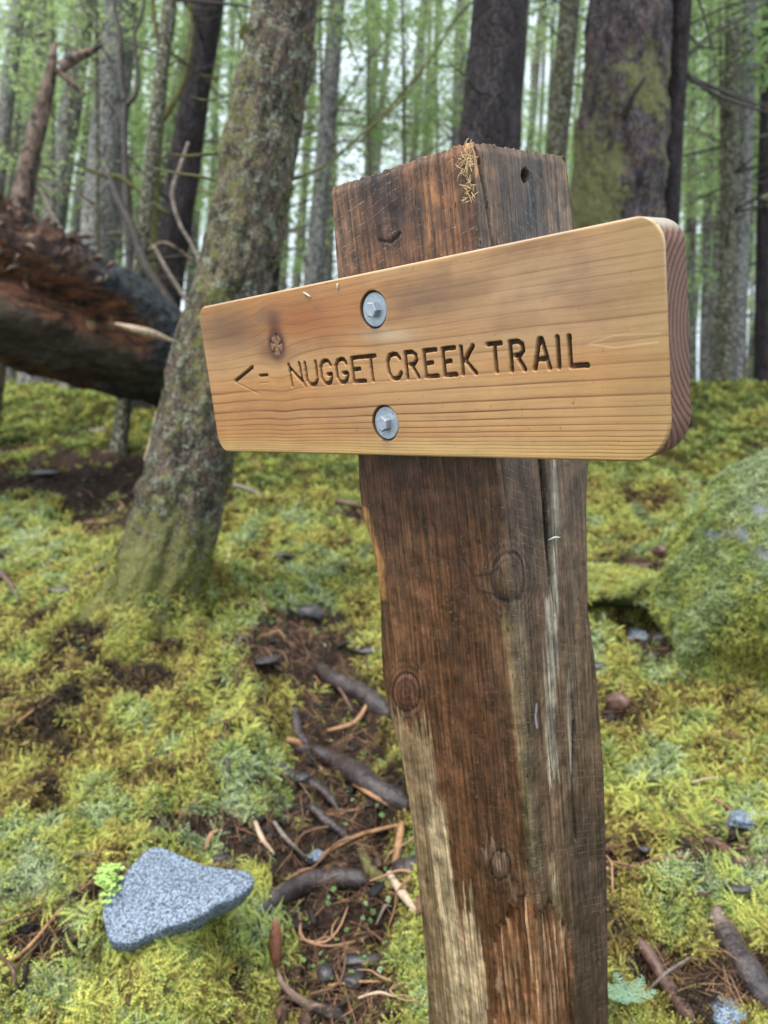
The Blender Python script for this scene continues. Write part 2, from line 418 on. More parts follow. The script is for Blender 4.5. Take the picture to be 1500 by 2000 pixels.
# ------------------------------------------------------------------ terrain
def plane_pt(px, py):           # pixel on the plain 0.3 slope
    k = (py - 1000) / F; d = 1.25 / (.3 + k) if (.3 + k) > .05 else 25
    d = min(d, 25); return ((px - 750) / F * d, d)
HUMPS = [  # px, py, sx, sy, h
    (230, 1330, .55, .40, .13), (330, 1860, .17, .10, .085), (60, 1750, .25, .3, .05), (500, 1960, .13, .13, -.11), (640, 1560, .13, .9, -.07),
    (690, 1800, .3, .25, -.04), (215, 1150, .45, .35, .12), (330, 1180, .28, .25, .14), (1250, 1150, .26, .18, .08), (1300, 1268, .13, .10, -.30),
    (1480, 1250, .5, .6, .18), (560, 1010, .5, .2, .14), (1240, 1000, .5, .3, .14), (120, 1010, .9, .4, -.12), (60, 830, 1.3, .7, .25),
    (250, 770, 1.2, .6, .18), (1400, 830, 1.0, .9, .18), (1450, 790, .9, 1.1, .12), (1330, 800, .7, .9, .10), (1330, 1700, .3, .2, .07), (1250, 1420, .25, .25, .05), (440, 1500, .22, .3, .06),
    (1340, 880, .8, .5, .15), (520, 930, .6, .3, .1)]
HW = [(*plane_pt(a, b), c, d, e) for a, b, c, d, e in HUMPS]
def G(x, y):
    x = np.asarray(x, float); y = np.asarray(y, float)
    a = x / np.maximum(y, 1.0)
    s2 = .205 - .07 * sm(.1, .5, a)
    z = np.where(y < 7, .3 * y, 2.1 + s2 * (y - 7))
    z = np.where(y < 0, .15 * y, z) - 0.0
    z = z - .05 * sm(15, 60, y) * (y - 15)
    for hx, hy, sx, sy, h in HW:
        z = z + h * np.exp(-((x - hx) / sx)**2 - ((y - hy) / sy)**2)
    z = z + .07 * fbm(x * 1.3, y * 1.3, 0, 11, 3) * sm(.5, 3, y) + .26 * fbm(x * .5, y * .5, 0, 5, 3) * sm(4, 9, y)
    z = z + .075 * (1 - 1.6 * np.abs(fbm(x * 4.2, y * 4.2, 0, 31, 2))) + .032 * (1 - 1.8 * np.abs(vn(x * 13, y * 13, 0, 33))) + .010 * (1 - 1.8 * np.abs(vn(x * 30, y * 30, 0, 34))) - .08
    return z
def gp(px, py, lift=0.0):
    d = np.concatenate([np.linspace(.9, 8, 1500), np.linspace(8, 60, 1500)])
    x = (px - 750) / F * d; z = CAMZ - (py - 1000) / F * d
    hit = np.nonzero(z < G(x, d) + lift)[0]
    i = hit[0] if len(hit) else len(d) - 1
    return np.array([x[i], d[i], float(G(x[i], d[i])) + lift])

SOIL = [(650, 1480, 95, 300), (655, 1740, 150, 190), (640, 1930, 150, 120), (560, 1265, 110, 60), (480, 1940, 60, 90), (120, 930, 170, 60), (190, 1010, 90, 50),
        (300, 1000, 60, 40), (1290, 1890, 90, 60), (1240, 1115, 90, 22), (1320, 1100, 40, 30), (1300, 1260, 60, 40), (600, 1220, 100, 40), (90, 1850, 90, 60),
        (300, 1240, 60, 30), (1200, 1390, 50, 35), (1390, 1660, 90, 35), (230, 950, 160, 50), (700, 1010, 60, 20), (1450, 1900, 90, 80), (380, 1610, 140, 25)]
def mossmask(x, y):
    z = G(x, y); px, py = proj(np.stack([x, np.maximum(y, .3), z], -1))
    m = np.ones(np.shape(x))
    nz = fbm(x * 4, y * 4, 0, 77, 4)
    for a, b, rx, ry in SOIL:
        r = np.hypot((px - a) / rx, (py - b) / ry) + .45 * nz
        m = m * (1 - .92 * (1 - sm(.65, 1.15, r)))
    m = m * sm(-.50, -.18, fbm(x * 4.6 + 3, y * 4.6, 0, 99, 4) + .06)
    return m

ys = np.concatenate([np.linspace(-4, .8, 36)[:-1], np.geomspace(.8, 7, 520)[:-1], np.geomspace(7, 75, 130)])
aa = np.concatenate([np.linspace(-2.6, -.75, 30)[:-1], np.linspace(-.75, .75, 480), np.linspace(.75, 2.6, 30)[1:]])
X = aa[None, :] * (np.maximum(ys, .8)[:, None] + .4); Y = ys[:, None] + 0 * X; Z = G(X, Y)
gm = mesh('ground', np.stack([X, Y, Z], -1).reshape(-1, 3), gridfaces(len(ys), len(aa)), attrs={'moss': mossmask(X.ravel(), Y.ravel())})
go = link('ground', gm, M['ground']); go['kind'] = 'structure'
go['label'] = 'mossy forest floor rising uphill behind the signpost'

# ------------------------------------------------------------------ sign frame
U = np.array([0.71061037, 0.06820719, -0.70027186]); Vd = np.array([0.11081509, 0.97201778, 0.20712663]); Nn = np.array([0.69480423, -0.22478703, 0.68316753])
def c2w(a): a = np.asarray(a); return np.stack([a[..., 0], a[..., 2], -a[..., 1]], -1)
UW, VW, NW = c2w(U), c2w(Vd), c2w(Nn)
TL0 = c2w(np.array([-0.23661463, -0.25848354, 0.9960179])) + np.array([0, 0, CAMZ])
BW, BH, BT = .6154, .184, .038
def B(u, v, t):
    u, v, t = np.broadcast_arrays(u, v, t)
    return TL0 + u[..., None] * UW + v[..., None] * VW + t[..., None] * NW
def unproj_uv(px, py, t):
    r = np.array([(px - 750) / F, 1, -(py - 1000) / F]); A = np.array([r, -UW, -VW]).T
    k, a, b = np.linalg.solve(A, TL0 - np.array([0, 0, CAMZ]) + NW * t); return a, b

post_base = B(.32, 1.02, .115)
post_base[2] = G(post_base[0], post_base[1])
SIGN = empty('signpost', post_base, 'cedar board reading NUGGET CREEK TRAIL with arrow, bolted to a rough brown wooden post', 'signpost')

# glyph strokes in a unit cell (x right, y down)
GL = {'N': [[(0, 0), (.08, 1)], [(.06, .15), (.80, .80)], [(.78, 0), (.86, .80)], [(.84, .76), (1, 1)]],
      'U': [[(.0, 0), (.0, .78), (.22, .97), (.5, 1), (.8, .96), (1, .78), (1, 0)]],
      'G': [[(.95, .2), (.78, .03), (.5, 0), (.2, .05), (0, .26), (0, .72), (.2, .95), (.5, 1), (.8, .94), (.98, .74), (.98, .60), (.62, .60)]],
      'E': [[(1, 0), (0, 0), (0, 1), (1, 1)], [(0, .5), (.62, .48)]],
      'T': [[(0, 0), (1, 0)], [(.5, .10), (.55, 1)]],
      'C': [[(.98, .2), (.78, .03), (.5, 0), (.2, .05), (0, .26), (0, .72), (.2, .95), (.5, 1), (.8, .95), (1, .78)]],
      'R': [[(0, 0), (0, 1)], [(0, 0), (.6, 0), (.92, .12), (.95, .33), (.7, .48), (.35, .48)], [(.60, .62), (1, 1)]],
      'K': [[(0, 0), (0, 1)], [(.92, 0), (.28, .48)], [(.3, .55), (1, 1)]],
      'A': [[(0, 1), (.42, 0)], [(.42, 0), (.56, 0), (1, 1)], [(.28, .68), (.72, .68)]],
      'I': [[(.5, 0), (.5, 1)]], 'L': [[(0, 0), (0, 1), (1, 1)]]}
TEXT = [('N', .1646, .1936), ('U', .1937, .2164), ('G', .2192, .241), ('G', .2444, .266), ('E', .2697, .2917), ('T', .290, .3096), ('C', .3219, .3434), ('R', .3465, .366),
        ('E', .3711, .3907), ('E', .3945, .4134), ('K', .4167, .4362), ('T', .4471, .466), ('R', .471, .4894), ('A', .495, .5144), ('I', .5175, .5245), ('L', .5297, .5497)]
VT, VB = .0800, .1072
nu, nv = 960, 300
r_tl, r_tr, r_br, r_bl = .017, .023, .034, .021
vv = np.concatenate([BH * (1 - np.cos(np.linspace(0, math.pi / 2, 26))) * .10, np.linspace(.10 * BH, .90 * BH, nv - 50)[1:-1], BH - BH * (1 - np.cos(np.linspace(math.pi / 2, 0, 26))) * .10])
nv = len(vv)
def inset(v, rt, rb):
    a = np.where(v < rt, rt - np.sqrt(np.maximum(rt**2 - (rt - v)**2, 0)), 0)
    return a + np.where(v > BH - rb, rb - np.sqrt(np.maximum(rb**2 - (rb - (BH - v))**2, 0)), 0)
uL = inset(vv, r_tl, r_bl); uR = BW - inset(vv, r_tr, r_br)
su = np.linspace(0, 1, nu)
UU = uL[:, None] + (uR - uL)[:, None] * su[None, :]; VV = vv[:, None] + 0 * UU
depth = np.zeros_like(UU)
sw = .0048
def groove(d, w, D, wall=.0011): return D * np.clip((w / 2 - d) / wall, 0, 1)
for ch, u0, u1 in TEXT:
    cols = slice(max(int((u0 - .01) / BW * nu), 0), int((u1 + .012) / BW * nu)); rr = slice(int(np.searchsorted(vv, VT - .01)), int(np.searchsorted(vv, VB + .01)))
    a0, a1 = u0 + sw / 2, u1 - sw / 2; b0, b1 = VT + sw / 2 - .001, VB - sw / 2 + .001
    if a1 - a0 < .004: a0 = a1 = (u0 + u1) / 2 + 0.0
    for st in GL[ch]:
        pts = [(a0 + (a1 - a0) * x, b0 + (b1 - b0) * y) for x, y in st]
        d = seg_dist(UU[rr, cols], VV[rr, cols], pts)
        wob = 1 + .10 * vn(UU[rr, cols] * 300, VV[rr, cols] * 300, 0, 3)
        depth[rr, cols] = np.maximum(depth[rr, cols], groove(d, sw * wob, .0056))
# arrow: upper strokes routed deep to stand for shaded recess walls, lower thin for lit
def seg_px(pts): return [unproj_uv(a, b, 0) for a, b in pts]
for pts, w_, D_ in (([(460, 744), (493, 717)], .0048, .0045), ([(507, 733.5), (522, 732.5)], .0042, .004), ([(460, 747), (505, 768.5)], .0020, .0012), ([(503.5, 749), (504, 766)], .0016, .0010), ([(506, 748.5), (525, 747)], .0014, .0008)):
    d = seg_dist(UU, VV, seg_px(pts)); depth = np.maximum(depth, groove(d, w_, D_, .0009))
text_depth = depth.copy()
# counterbores for the two bolts
BOLTS = [(.3122, .0364), (.3112, .1503)]
for bu, bv in BOLTS:
    d = np.hypot(UU - bu, VV - bv); depth = np.maximum(depth, .0048 * np.clip((.0188 - d) / .0012, 0, 1))
# grain phase with knot warp
ku, kv = unproj_uv(540, 674, 0)
dv = VV - kv; du = UU - ku
warp = .92 * np.exp(-(du / .026)**2) * np.exp(-np.abs(dv) / .022)
vw = kv + dv * (1 - warp)
vw = vw + .0022 * fbm(UU * 9, VV * 16, 0, 21, 3) + .0035 * (UU - .3) * (VV < 2)
vw = vw - .012 * np.exp(-((UU - .03) / .10)**2) * np.exp(-((VV - .045) / .045)**2) + .004 * np.exp(-((UU - .24) / .05)**2) * np.exp(-((VV - .07) / .03)**2)
lv = np.array([-.012, -.004, .003, .010, .018, .029, .040, .050, .060, .073, .091, .109, .121, .134, .143, .150, .156, .161, .1652, .1690, .1722, .1752, .178, .181, .184, .19])
ring = np.interp(vw, lv, np.arange(len(lv))) + .03
linestr = np.interp(VV, [0, .05, .072, .09, .11, .13, .184], [.30, .34, .6, .30, .75, 1.0, 1.0]) * (1 + .8 * fbm(UU * 7, VV * 90, 0, 8, 3))
px_, py_ = proj(B(UU, VV, 0 * UU))
def gauss(x, y, cx, cy, sx, sy): return np.exp(-((x - cx) / sx)**2 - ((y - cy) / sy)**2)
def lerp(c, m, col): return c * (1 - m[..., None]) + np.array(col) * m[..., None]
c = np.zeros(UU.shape + (3,)) + np.array((.45, .220, .076))
big = fbm(UU * 6, VV * 14, 0, 55, 4)
c = lerp(c, sm(-.1, .6, big) * .6, (.35, .175, .072))
c = lerp(c, sm(0, .5, fbm(UU * 3, VV * 25, 0, 56, 3)) * .6, (.52, .32, .15)); c = lerp(c, .5 * gauss(px_, py_, 1000, 780, 260, 60), (.50, .29, .12))
c = lerp(c, .75 * gauss(UU, VV, .52, .035, .19, .06), (.36, .235, .135))           # greyed upper right
c = lerp(c, .9 * gauss(px_, py_, 450, 645, 80, 48), (.14, .075, .042)); c = lerp(c, .6 * sm(.0, .5, fbm(UU * 14, VV * 30, 0, 57, 4)) * sm(.10, .04, VV), (.20, .10, .05))          # dark stained upper left
c = lerp(c, .85 * gauss(px_, py_, 600, 620, 90, 48), (.30, .10, .032))
c = lerp(c, .65 * gauss(px_, py_, 690, 590, 60, 50), (.36, .15, .055))
c = lerp(c, .6 * gauss(px_, py_, 830, 585, 70, 40), (.20, .12, .075)); c = lerp(c, .45 * gauss(px_, py_, 660, 800, 260, 30), (.36, .17, .07))
c = lerp(c, .8 * gauss(px_, py_, 760, 655, 50, 14), (.47, .37, .24)); c = lerp(c, .35 * gauss(px_, py_, 765, 875, 30, 12), (.25, .15, .08))
spk_ = vn(UU * 420, VV * 420, 0, 91); c = lerp(c, .5 * sm(.86, .95, spk_), (.12, .07, .045))
c = lerp(c, .30 * gauss(px_, py_, 650, 735, 200, 40), (.50, .24, .085))
c = lerp(c, .75 * sm(.158, .181, VV) * (.7 + .3 * big), (.60, .42, .165))         # pale sapwood along the bottom
c = lerp(c, .45 * sm(.545, .61, UU), (.36, .25, .10))
c = lerp(c, .35 * gauss(px_, py_, 1060, 570, 130, 60), (.45, .285, .16))
# grey wood smudges
gz = fbm(UU * 22, VV * 40, 0, 60, 4)
c = lerp(c, .5 * sm(.15, .7, gz) * sm(.12, .0, VV), (.14, .09, .065))
# knot
kd = np.hypot(du / 1.0, dv / 1.15)
rk = .0115
c = lerp(c, .95 * np.exp(-((kd - rk) / .005)**2), (.06, .02, .011))
c = lerp(c, .85 * gauss(UU, VV, ku + .001, kv - .021, .012, .018), (.10, .032, .015))
c = lerp(c, .7 * gauss(UU, VV, ku - .014, kv + .006, .026, .012), (.12, .05, .03))
c = lerp(c, .45 * gauss(UU, VV, ku + .012, kv + .014, .018, .008), (.17, .07, .04))
c = lerp(c, np.where(kd < rk - .002, 1.0, 0) * .9, (.30, .16, .09))
ang = np.arctan2(dv, du)
spoke = sm(.80, .97, np.abs(np.cos(ang * 2.5 + .4 + vn(kd * 400, ang * 0, 0, 2) * .3)))
c = lerp(c, np.where(kd < rk, spoke, 0) * .8, (.05, .02, .012))
c = lerp(c, .8 * np.exp(-((kd - .0065) / .0009)**2), (.09, .04, .022))
depth = depth + np.where(kd < rk, spoke * .0008, 0)
linestr = linestr * np.clip(kd / .02 - .5, 0, 1)
# little pale splits right of the lettering
for pts in ([(1150, 672), (1200, 655), (1290, 651)], [(1150, 672), (1200, 679), (1285, 668)]):
    d = seg_dist(px_, py_, pts); c = lerp(c, .55 * np.exp(-(d / 1.6)**2), (.62, .44, .26))
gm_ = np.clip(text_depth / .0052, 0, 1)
c = lerp(c, .93 * sm(.10, .8, gm_), (.032, .013, .007))  # cuts darkened: their shade painted in, with some dirt and burn
d1 = np.minimum(np.hypot(UU - BOLTS[0][0], VV - BOLTS[0][1]), np.hypot(UU - BOLTS[1][0], VV - BOLTS[1][1]))
c = lerp(c, .9 * sm(.0195, .0182, d1), (.035, .022, .016))
relief = .00010 * fbm(UU * 20, VV * 260, 0, 70, 3)
edge = np.minimum(np.minimum(VV, BH - VV), np.minimum(UU - uL[:, None], uR[:, None] - UU)); bev = .0018 * (1 - np.clip(edge / .0024, 0, 1))**2; c = lerp(c, .6 * sm(.0016, .0004, edge) * sm(.09, .0, VV), (.62, .50, .36))  # upper bevel coloured paler, a painted highlight of sky light
T = depth + relief + bev
front = B(UU, VV, T).reshape(-1, 3)
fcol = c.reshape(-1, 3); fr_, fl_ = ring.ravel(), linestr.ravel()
guv = np.stack([UU, vw, 0 * UU], -1).reshape(-1, 3)
# rim: boundary loop clockwise
idx = np.arange(nv * nu).reshape(nv, nu)
loop = np.concatenate([idx[0, :], idx[1:, -1], idx[-1, -2::-1], idx[-2:0:-1, 0]])
lu, lvv = UU.ravel()[loop], VV.ravel()[loop]
tl = np.concatenate([[.0018], np.linspace(.004, BT - .002, 12), [BT]])
gu = np.gradient(lu); gvv = np.gradient(lvv); nl = np.hypot(gu, gvv) + 1e-9; ou, ov = gvv / nl, -gu / nl
rim, rring, rtop = [], [], []
for k, t in enumerate(tl):
    ins = -.0012 if k == len(tl) - 1 else 0
    a, b = lu + ou * ins, lvv + ov * ins
    rim.append(B(a, b, t + 0 * lu))
    R = np.hypot(b - .085, .075 - t); rring.append(R * 160)
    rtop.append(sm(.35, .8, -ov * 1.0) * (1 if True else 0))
rim = np.vstack(rim); nb = nu * nv; nlp = len(loop)
frim = gridfaces(len(tl), nlp, True) + nb
dup0 = np.vstack([front[loop]]); # duplicate front loop for the rim start
allv = np.vstack([front, rim, dup0]); o0 = nb + len(rim)
j = np.arange(nlp); j2 = (j + 1) % nlp
fj = np.stack([o0 + j, o0 + j2, nb + j2, nb + j], 1)
back = np.stack([nb + (len(tl) - 1) * nlp + idx_ for idx_ in [np.arange(nlp)]], 0)
ff = gridfaces(nv, nu)
nF, nR = len(ff), len(frim) + len(fj)
fill = lambda arr, n: np.full((n,) + arr.shape[1:], 0.0)
nx = len(rim) + nlp
attr_ring = np.concatenate([fr_, np.concatenate(rring), np.hypot(lvv - .085, .075) * 160])
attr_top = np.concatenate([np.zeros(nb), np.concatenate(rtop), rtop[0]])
attr_ls = np.concatenate([fl_, np.zeros(nx)])
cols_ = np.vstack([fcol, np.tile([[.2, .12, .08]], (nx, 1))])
guv_ = np.vstack([guv, np.zeros((nx, 3))])
# back cap as strips between top and bottom of the outline (quads row by row)
lastring = nb + (len(tl) - 1) * nlp
right_i = lastring + (nu - 1) + np.arange(nv); left_i = lastring + np.concatenate([[0], (nlp - 1) - np.arange(nv - 2), [2 * (nu - 1) + nv - 1]])
fback = np.stack([right_i[:-1], left_i[:-1], left_i[1:], right_i[1:]], 1)
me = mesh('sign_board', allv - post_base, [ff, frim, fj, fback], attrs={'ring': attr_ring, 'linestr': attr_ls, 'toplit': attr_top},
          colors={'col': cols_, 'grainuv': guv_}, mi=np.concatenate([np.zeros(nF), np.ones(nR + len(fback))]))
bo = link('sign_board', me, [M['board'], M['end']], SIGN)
bo['label'] = 'honey coloured cedar board with rounded corners, routed arrow and lettering'

# bolts: washer + hex head
def disk(cu, cv, prof, sides, rot=0.0):
    rows = []
    for r, t in prof:
        a = np.linspace(0, 2 * math.pi, sides, endpoint=False) + rot
        rows.append(B(cu + r * np.cos(a), cv + r * np.sin(a), t + 0 * a))
    v = np.vstack(rows); f = [gridfaces(len(prof), sides, True)]
    v = np.vstack([v, B(np.array([cu]), np.array([cv]), np.array([prof[-1][1]]))]); k = (len(prof) - 1) * sides; jj = np.arange(sides)
    f.append(np.stack([k + jj, k + (jj + 1) % sides, np.full(sides, len(v) - 1)], 1)); return v, f
for i, (bu, bv) in enumerate(BOLTS):
    v, f = disk(bu, bv, [(.0160, .0052), (.0168, .0042), (.0168, .0024), (.0160, .0018), (.0110, .0019)], 48)
    wv = v - post_base
    hexo = (0.0004, -.0008)[i]
    v2, f2 = disk(bu + hexo, bv, [(.0080, .0020), (.0082, -.0036), (.0080, -.0046), (.0067, -.0052), (.0063, -.0051)], 6, (.15, .62)[i])
    me = mesh('bolt', v2 - post_base, f2, smooth=False); b = link('bolt', me, M['zinc'], SIGN)
    b['label'] = ('grey hex bolt above the lettering', 'grey hex bolt below the lettering')[i]
    wme = mesh('washer', wv, f, smooth=False); link('washer', wme, M['zinc'], b)

# ------------------------------------------------------------------ post
vtop, vbot = -.098, float(1.06)
vr = np.concatenate([np.linspace(vtop, .93, 640), np.linspace(.93, vbot, 30)[1:]]); nr = len(vr)
LE = np.array([(-.098, .2265), (-.055, .2250), (-.003, .2205), (.05, .2185), (.12, .219), (.192, .2195), (.230, .2150), (.262, .2155), (.285, .2225), (.300, .2268), (.340, .2295), (.38, .2275), (.419, .2215), (.467, .2160),
               (.49, .2175), (.520, .2237), (.586, .2345), (.656, .2385), (.768, .2364), (.862, .2350), (.973, .2245), (1.2, .222)])
uLft = np.interp(vr, LE[:, 0], LE[:, 1])
uC = np.interp(vr, [-.098, 0, .2, .4, .6, .85, 1.2], [.4195, .4200, .4225, .4215, .4220, .4225, .42])
Dp = np.interp(vr, [-.09, -.034, .0, .2266, .2807, .34, .4, .4617, .6, .74, .958, 1.2], [.1993, .206, .204, .2014, .193, .189, .186, .1950, .1985, .1905, .1745, .17])
rc = np.interp(vr, [-.1, .2, .35, .6, 1.1], [.004, .005, .012, .014, .012])
NF, NC, NS, NB_, NL = 150, 14, 120, 14, 24
rowsU, rowsT, rowsS = [], [], []
sf = np.linspace(0, 1, NF, endpoint=False); sc_ = np.linspace(0, 1, NC, endpoint=False); ss = np.linspace(0, 1, NS, endpoint=False)
sb = np.linspace(0, 1, NB_, endpoint=False); sl = np.linspace(0, 1, NL, endpoint=False)
uLc, uCc, Dc, rcc = uLft[:, None], uC[:, None], Dp[:, None], rc[:, None]
t0 = BT + .0005
pu = np.concatenate([uLc + .004 + (uCc - rcc - uLc - .004) * sf, uCc - rcc + rcc * np.sin(sc_ * math.pi / 2)[None], uCc + 0 * ss[None], uCc + (uLc - uCc) * sb[None], uLc + 0 * sl[None]], 1)
pt = np.concatenate([t0 + 0 * uLc * sf, t0 + rcc * (1 - np.cos(sc_ * math.pi / 2))[None], t0 + rcc + (Dc - t0 - rcc) * ss[None], Dc + 0 * uLc * sb, Dc + (t0 + .004 - Dc) * sl[None]], 1)
nc = pu.shape[1]
ndu = np.concatenate([0 * sf, np.sin(sc_ * math.pi / 2), 1 + 0 * ss, 0 * sb, -1 + 0 * sl])[None]; ndt = np.concatenate([-1 + 0 * sf, -np.cos(sc_ * math.pi / 2), 0 * ss, 1 + 0 * sb, 0 * sl])[None]
isS = np.concatenate([0 * sf, sc_, 1 + 0 * ss, 1 + 0 * sb, 1 + 0 * sl])[None] + 0 * pu
sp_ = np.concatenate([pu[:, :NF + NC], .42 + pt[:, NF + NC:NF + NC + NS], .6 + pu[:, NF + NC + NS:-NL], .9 + pt[:, -NL:]], 1)
pv = vr[:, None] + 0 * pu
PW = B(pu, pv, pt); qx, qy = proj(PW)
disp = .0009 * fbm(sp_ * 160, pv * 14, 0, 101, 4) + .0012 * fbm(sp_ * 35, pv * 6, 0, 102, 3) + .0005 * fbm(sp_ * 500, pv * 60, 0, 103, 2)
disp += .0005 * fbm(sp_ * 90, pv * 90, 0, 107, 3) * sm(-.2, .4, vn(sp_ * 14, pv * 9, 0, 9))
nzp = fbm(sp_ * 30, pv * 5, 0, 110, 4); nzs = fbm(sp_ * 200, pv * 7, 0, 111, 3)
jz = qy + 70 * fbm(sp_ * 330, pv * 4, 0, 112, 2) + 25 * nzp; jx = qx + 8 * nzp + 10 * nzs; jy = qy + 20 * nzp
front_m = 1 - sm(.1, .9, isS)
c = np.zeros(pu.shape + (3,)) + np.array((.125, .053, .022))
c = lerp(c, .85 * sm(.2, .9, isS), (.150, .090, .050))
c = lerp(c, .7 * sm(.0, .6, fbm(sp_ * 14, pv * 3.2, 0, 120, 3)), (.050, .020, .011))
c = lerp(c, .4 * sm(.05, .7, fbm(sp_ * 20, pv * 3, 0, 121, 3)), (.17, .095, .05))
# top block
topm = sm(.02, -.02, pv)
c = lerp(c, .6 * topm * front_m, (.150, .070, .034))
c = lerp(c, .95 * topm * gauss(jx, jy, 735, 352, 52, 36), (.022, .016, .014))
c = lerp(c, .85 * topm * gauss(jx, jy, 768, 415, 58, 52), (.055, .026, .022))
c = lerp(c, .8 * topm * gauss(jx, jy, 838, 420, 9, 140), (.30, .14, .055))
c = lerp(c, .7 * topm * gauss(jx, jy, 885, 400, 26, 110), (.24, .105, .042))
c = lerp(c, .6 * topm * gauss(jx, jy, 672, 440, 26, 110), (.20, .115, .068))
c = lerp(c, .85 * sm(16, 6, seg_dist(jx, qy, [(912, 275), (925, 335)])) * topm, (.42, .20, .085))
c = lerp(c, .85 * topm * sm(.3, 1, isS) * gauss(jx, jy, 1035, 410, 38, 120), (.048, .042, .040))
c = lerp(c, .75 * topm * sm(.3, 1, isS) * gauss(jx, jy, 1090, 430, 20, 70), (.24, .145, .085))
c = lerp(c, .55 * topm * gauss(jx, jy, 960, 400, 18, 110), (.17, .10, .065))
for cx, cy, r0 in ((765, 393, 15), (760, 458, 20)):
    d = np.hypot((qx - cx), (qy - cy) * .8)
    c = lerp(c, .6 * np.exp(-((d - r0) / 3)**2), (.02, .01, .008)); c = lerp(c, .5 * np.exp(-(d / (r0 * .6))**2), (.09, .035, .022))
for cx, cy, r0 in ((765, 393, 18), (762, 462, 22)):
    d = np.hypot((qx - cx), (qy - cy) * 1.15) + 3 * nzs; mk = np.exp(-(d / (r0 * 1.6))**4)
    c = lerp(c, .7 * mk * sm(.2, .9, .5 + .5 * np.cos(d / 6.5 * 2 * math.pi)), (.016, .009, .007)); disp += .0012 * np.exp(-(d / r0)**2) * mk
d = seg_dist(qx, qy, [(742, 470), (765, 474), (783, 455)]) + 2 * nzs; cv_ = sm(4, 1.2, d); c = lerp(c, .9 * cv_, (.008, .005, .004)); disp -= .002 * cv_
hd = np.hypot(qx - 1026, (qy - 343) * .6); hm = sm(9, 6, hd) * topm; c = lerp(c, hm, (.004, .003, .003)); disp -= .016 * hm
# cleaner, redder patch just under the board, ending in a square corner
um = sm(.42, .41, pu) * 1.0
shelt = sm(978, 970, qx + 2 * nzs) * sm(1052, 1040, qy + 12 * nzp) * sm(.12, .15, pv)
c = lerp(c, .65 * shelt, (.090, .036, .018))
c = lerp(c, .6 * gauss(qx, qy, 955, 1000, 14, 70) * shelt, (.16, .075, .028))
# edge slivers of fresh orange wood on the left edge
c = lerp(c, .9 * sm(13, 7, seg_dist(qx, qy, [(712, 1000), (728, 1060), (738, 1100), (745, 1165)]) + 5 * nzs), (.36, .18, .06))
# big knot with swirls
def knot(cx, cy, r0, k, dark=(.02, .012, .009), mid=(.17, .105, .07), asp=.72):
    global c, disp
    d = np.hypot((qx - cx), (qy - cy) * asp) + 3 * nzs
    msk = np.exp(-(d / (r0 * 1.9))**4)
    rings = sm(.25, .9, .5 + .5 * np.cos(d / k * 2 * math.pi))
    c = lerp(c, .75 * msk * rings, dark); c = lerp(c, .55 * np.exp(-(d / (r0 * .8))**2), mid)
    c = lerp(c, .8 * np.exp(-((d - r0) / 2.2)**2), dark)
    disp = disp + .0022 * np.exp(-(d / (r0 * 1.1))**2) - .0012 * np.exp(-((d - r0) / 2.5)**2)
knot(993, 1128, 30, 8, asp=.62); knot(795, 1352, 26, 9, (.03, .012, .009), (.12, .040, .025)); knot(978, 1690, 20, 10, (.03, .015, .01), (.22, .14, .095))
c = lerp(c, .5 * sm(13, 2, seg_dist(jx, jz, [(950, 1655), (985, 1690), (1000, 1725)])), (.27, .18, .125))
for pts in ([(905, 1090), (925, 1125), (960, 1120), (985, 1095)], [(930, 1150), (965, 1160), (985, 1175)]):
    c = lerp(c, .7 * sm(3.2, 1.2, seg_dist(qx, qy, pts) + nzs), (.015, .01, .008))
# tan sapwood down the left
tanp = [(700, 1395), (790, 1385), (832, 1440), (842, 1530), (857, 1640), (880, 1730), (895, 1830), (905, 2010), (910, 2300), (700, 2300)]
tin = in_poly(jx, jz, tanp) & (isS < .5)
c = lerp(c, .8 * tin, (.27, .185, .10))
c = lerp(c, .8 * sm(24, 15, seg_dist(jx, jz, [(848, 1590), (862, 1700), (882, 1830), (897, 1950), (905, 2200)])), (.48, .36, .21))
c = lerp(c, .8 * in_poly(jx, jz, [(905, 1755), (925, 1760), (945, 1830), (950, 1930), (955, 2100), (925, 2100), (915, 1900), (903, 1820)]), (.43, .32, .19))
c = lerp(c, .55 * tin * sm(26, 12, seg_dist(jx, jz, [(800, 1650), (835, 2000), (850, 2300)])), (.12, .072, .038))
c = lerp(c, .8 * sm(14, 4, seg_dist(jx, jz, [(832, 1420), (846, 1560)])), (.30, .21, .12))
# olive band along the corner, pale streaks, crack
c = lerp(c, .65 * sm(13, 5, seg_dist(jx, jz, [(990, 1230), (1003, 1330), (1018, 1480), (1036, 1690)])), (.24, .185, .085))
c = lerp(c, .55 * sm(22, 6, seg_dist(jx, jz, [(1010, 1180), (1030, 1500), (1045, 1700)])), (.17, .13, .075))
c = lerp(c, .8 * sm(11, 4, seg_dist(jx, jz, [(1078, 905), (1080, 1000), (1082, 1100), (1078, 1300), (1076, 1400)])), (.40, .34, .25))
c = lerp(c, .75 * sm(9, 3, seg_dist(jx, jz, [(1066, 1160), (1072, 1330), (1078, 1518)])), (.42, .36, .26))
c = lerp(c, .7 * sm(8, 3, seg_dist(jx, jz, [(1109, 1310), (1112, 1400), (1112, 1510)])), (.40, .34, .25))
c = lerp(c, .7 * sm(8, 3, seg_dist(jx, jz, [(1078, 1680), (1092, 1780), (1100, 1840)])), (.42, .30, .17))
c = lerp(c, .75 * sm(13, 6, seg_dist(jx, jz, [(1112, 960), (1118, 1200), (1122, 1400)])), (.12, .078, .045))
c = lerp(c, .6 * sm(10, 3, seg_dist(jx, jz, [(1062, 905), (1064, 980), (1080, 1050)])), (.045, .038, .036))
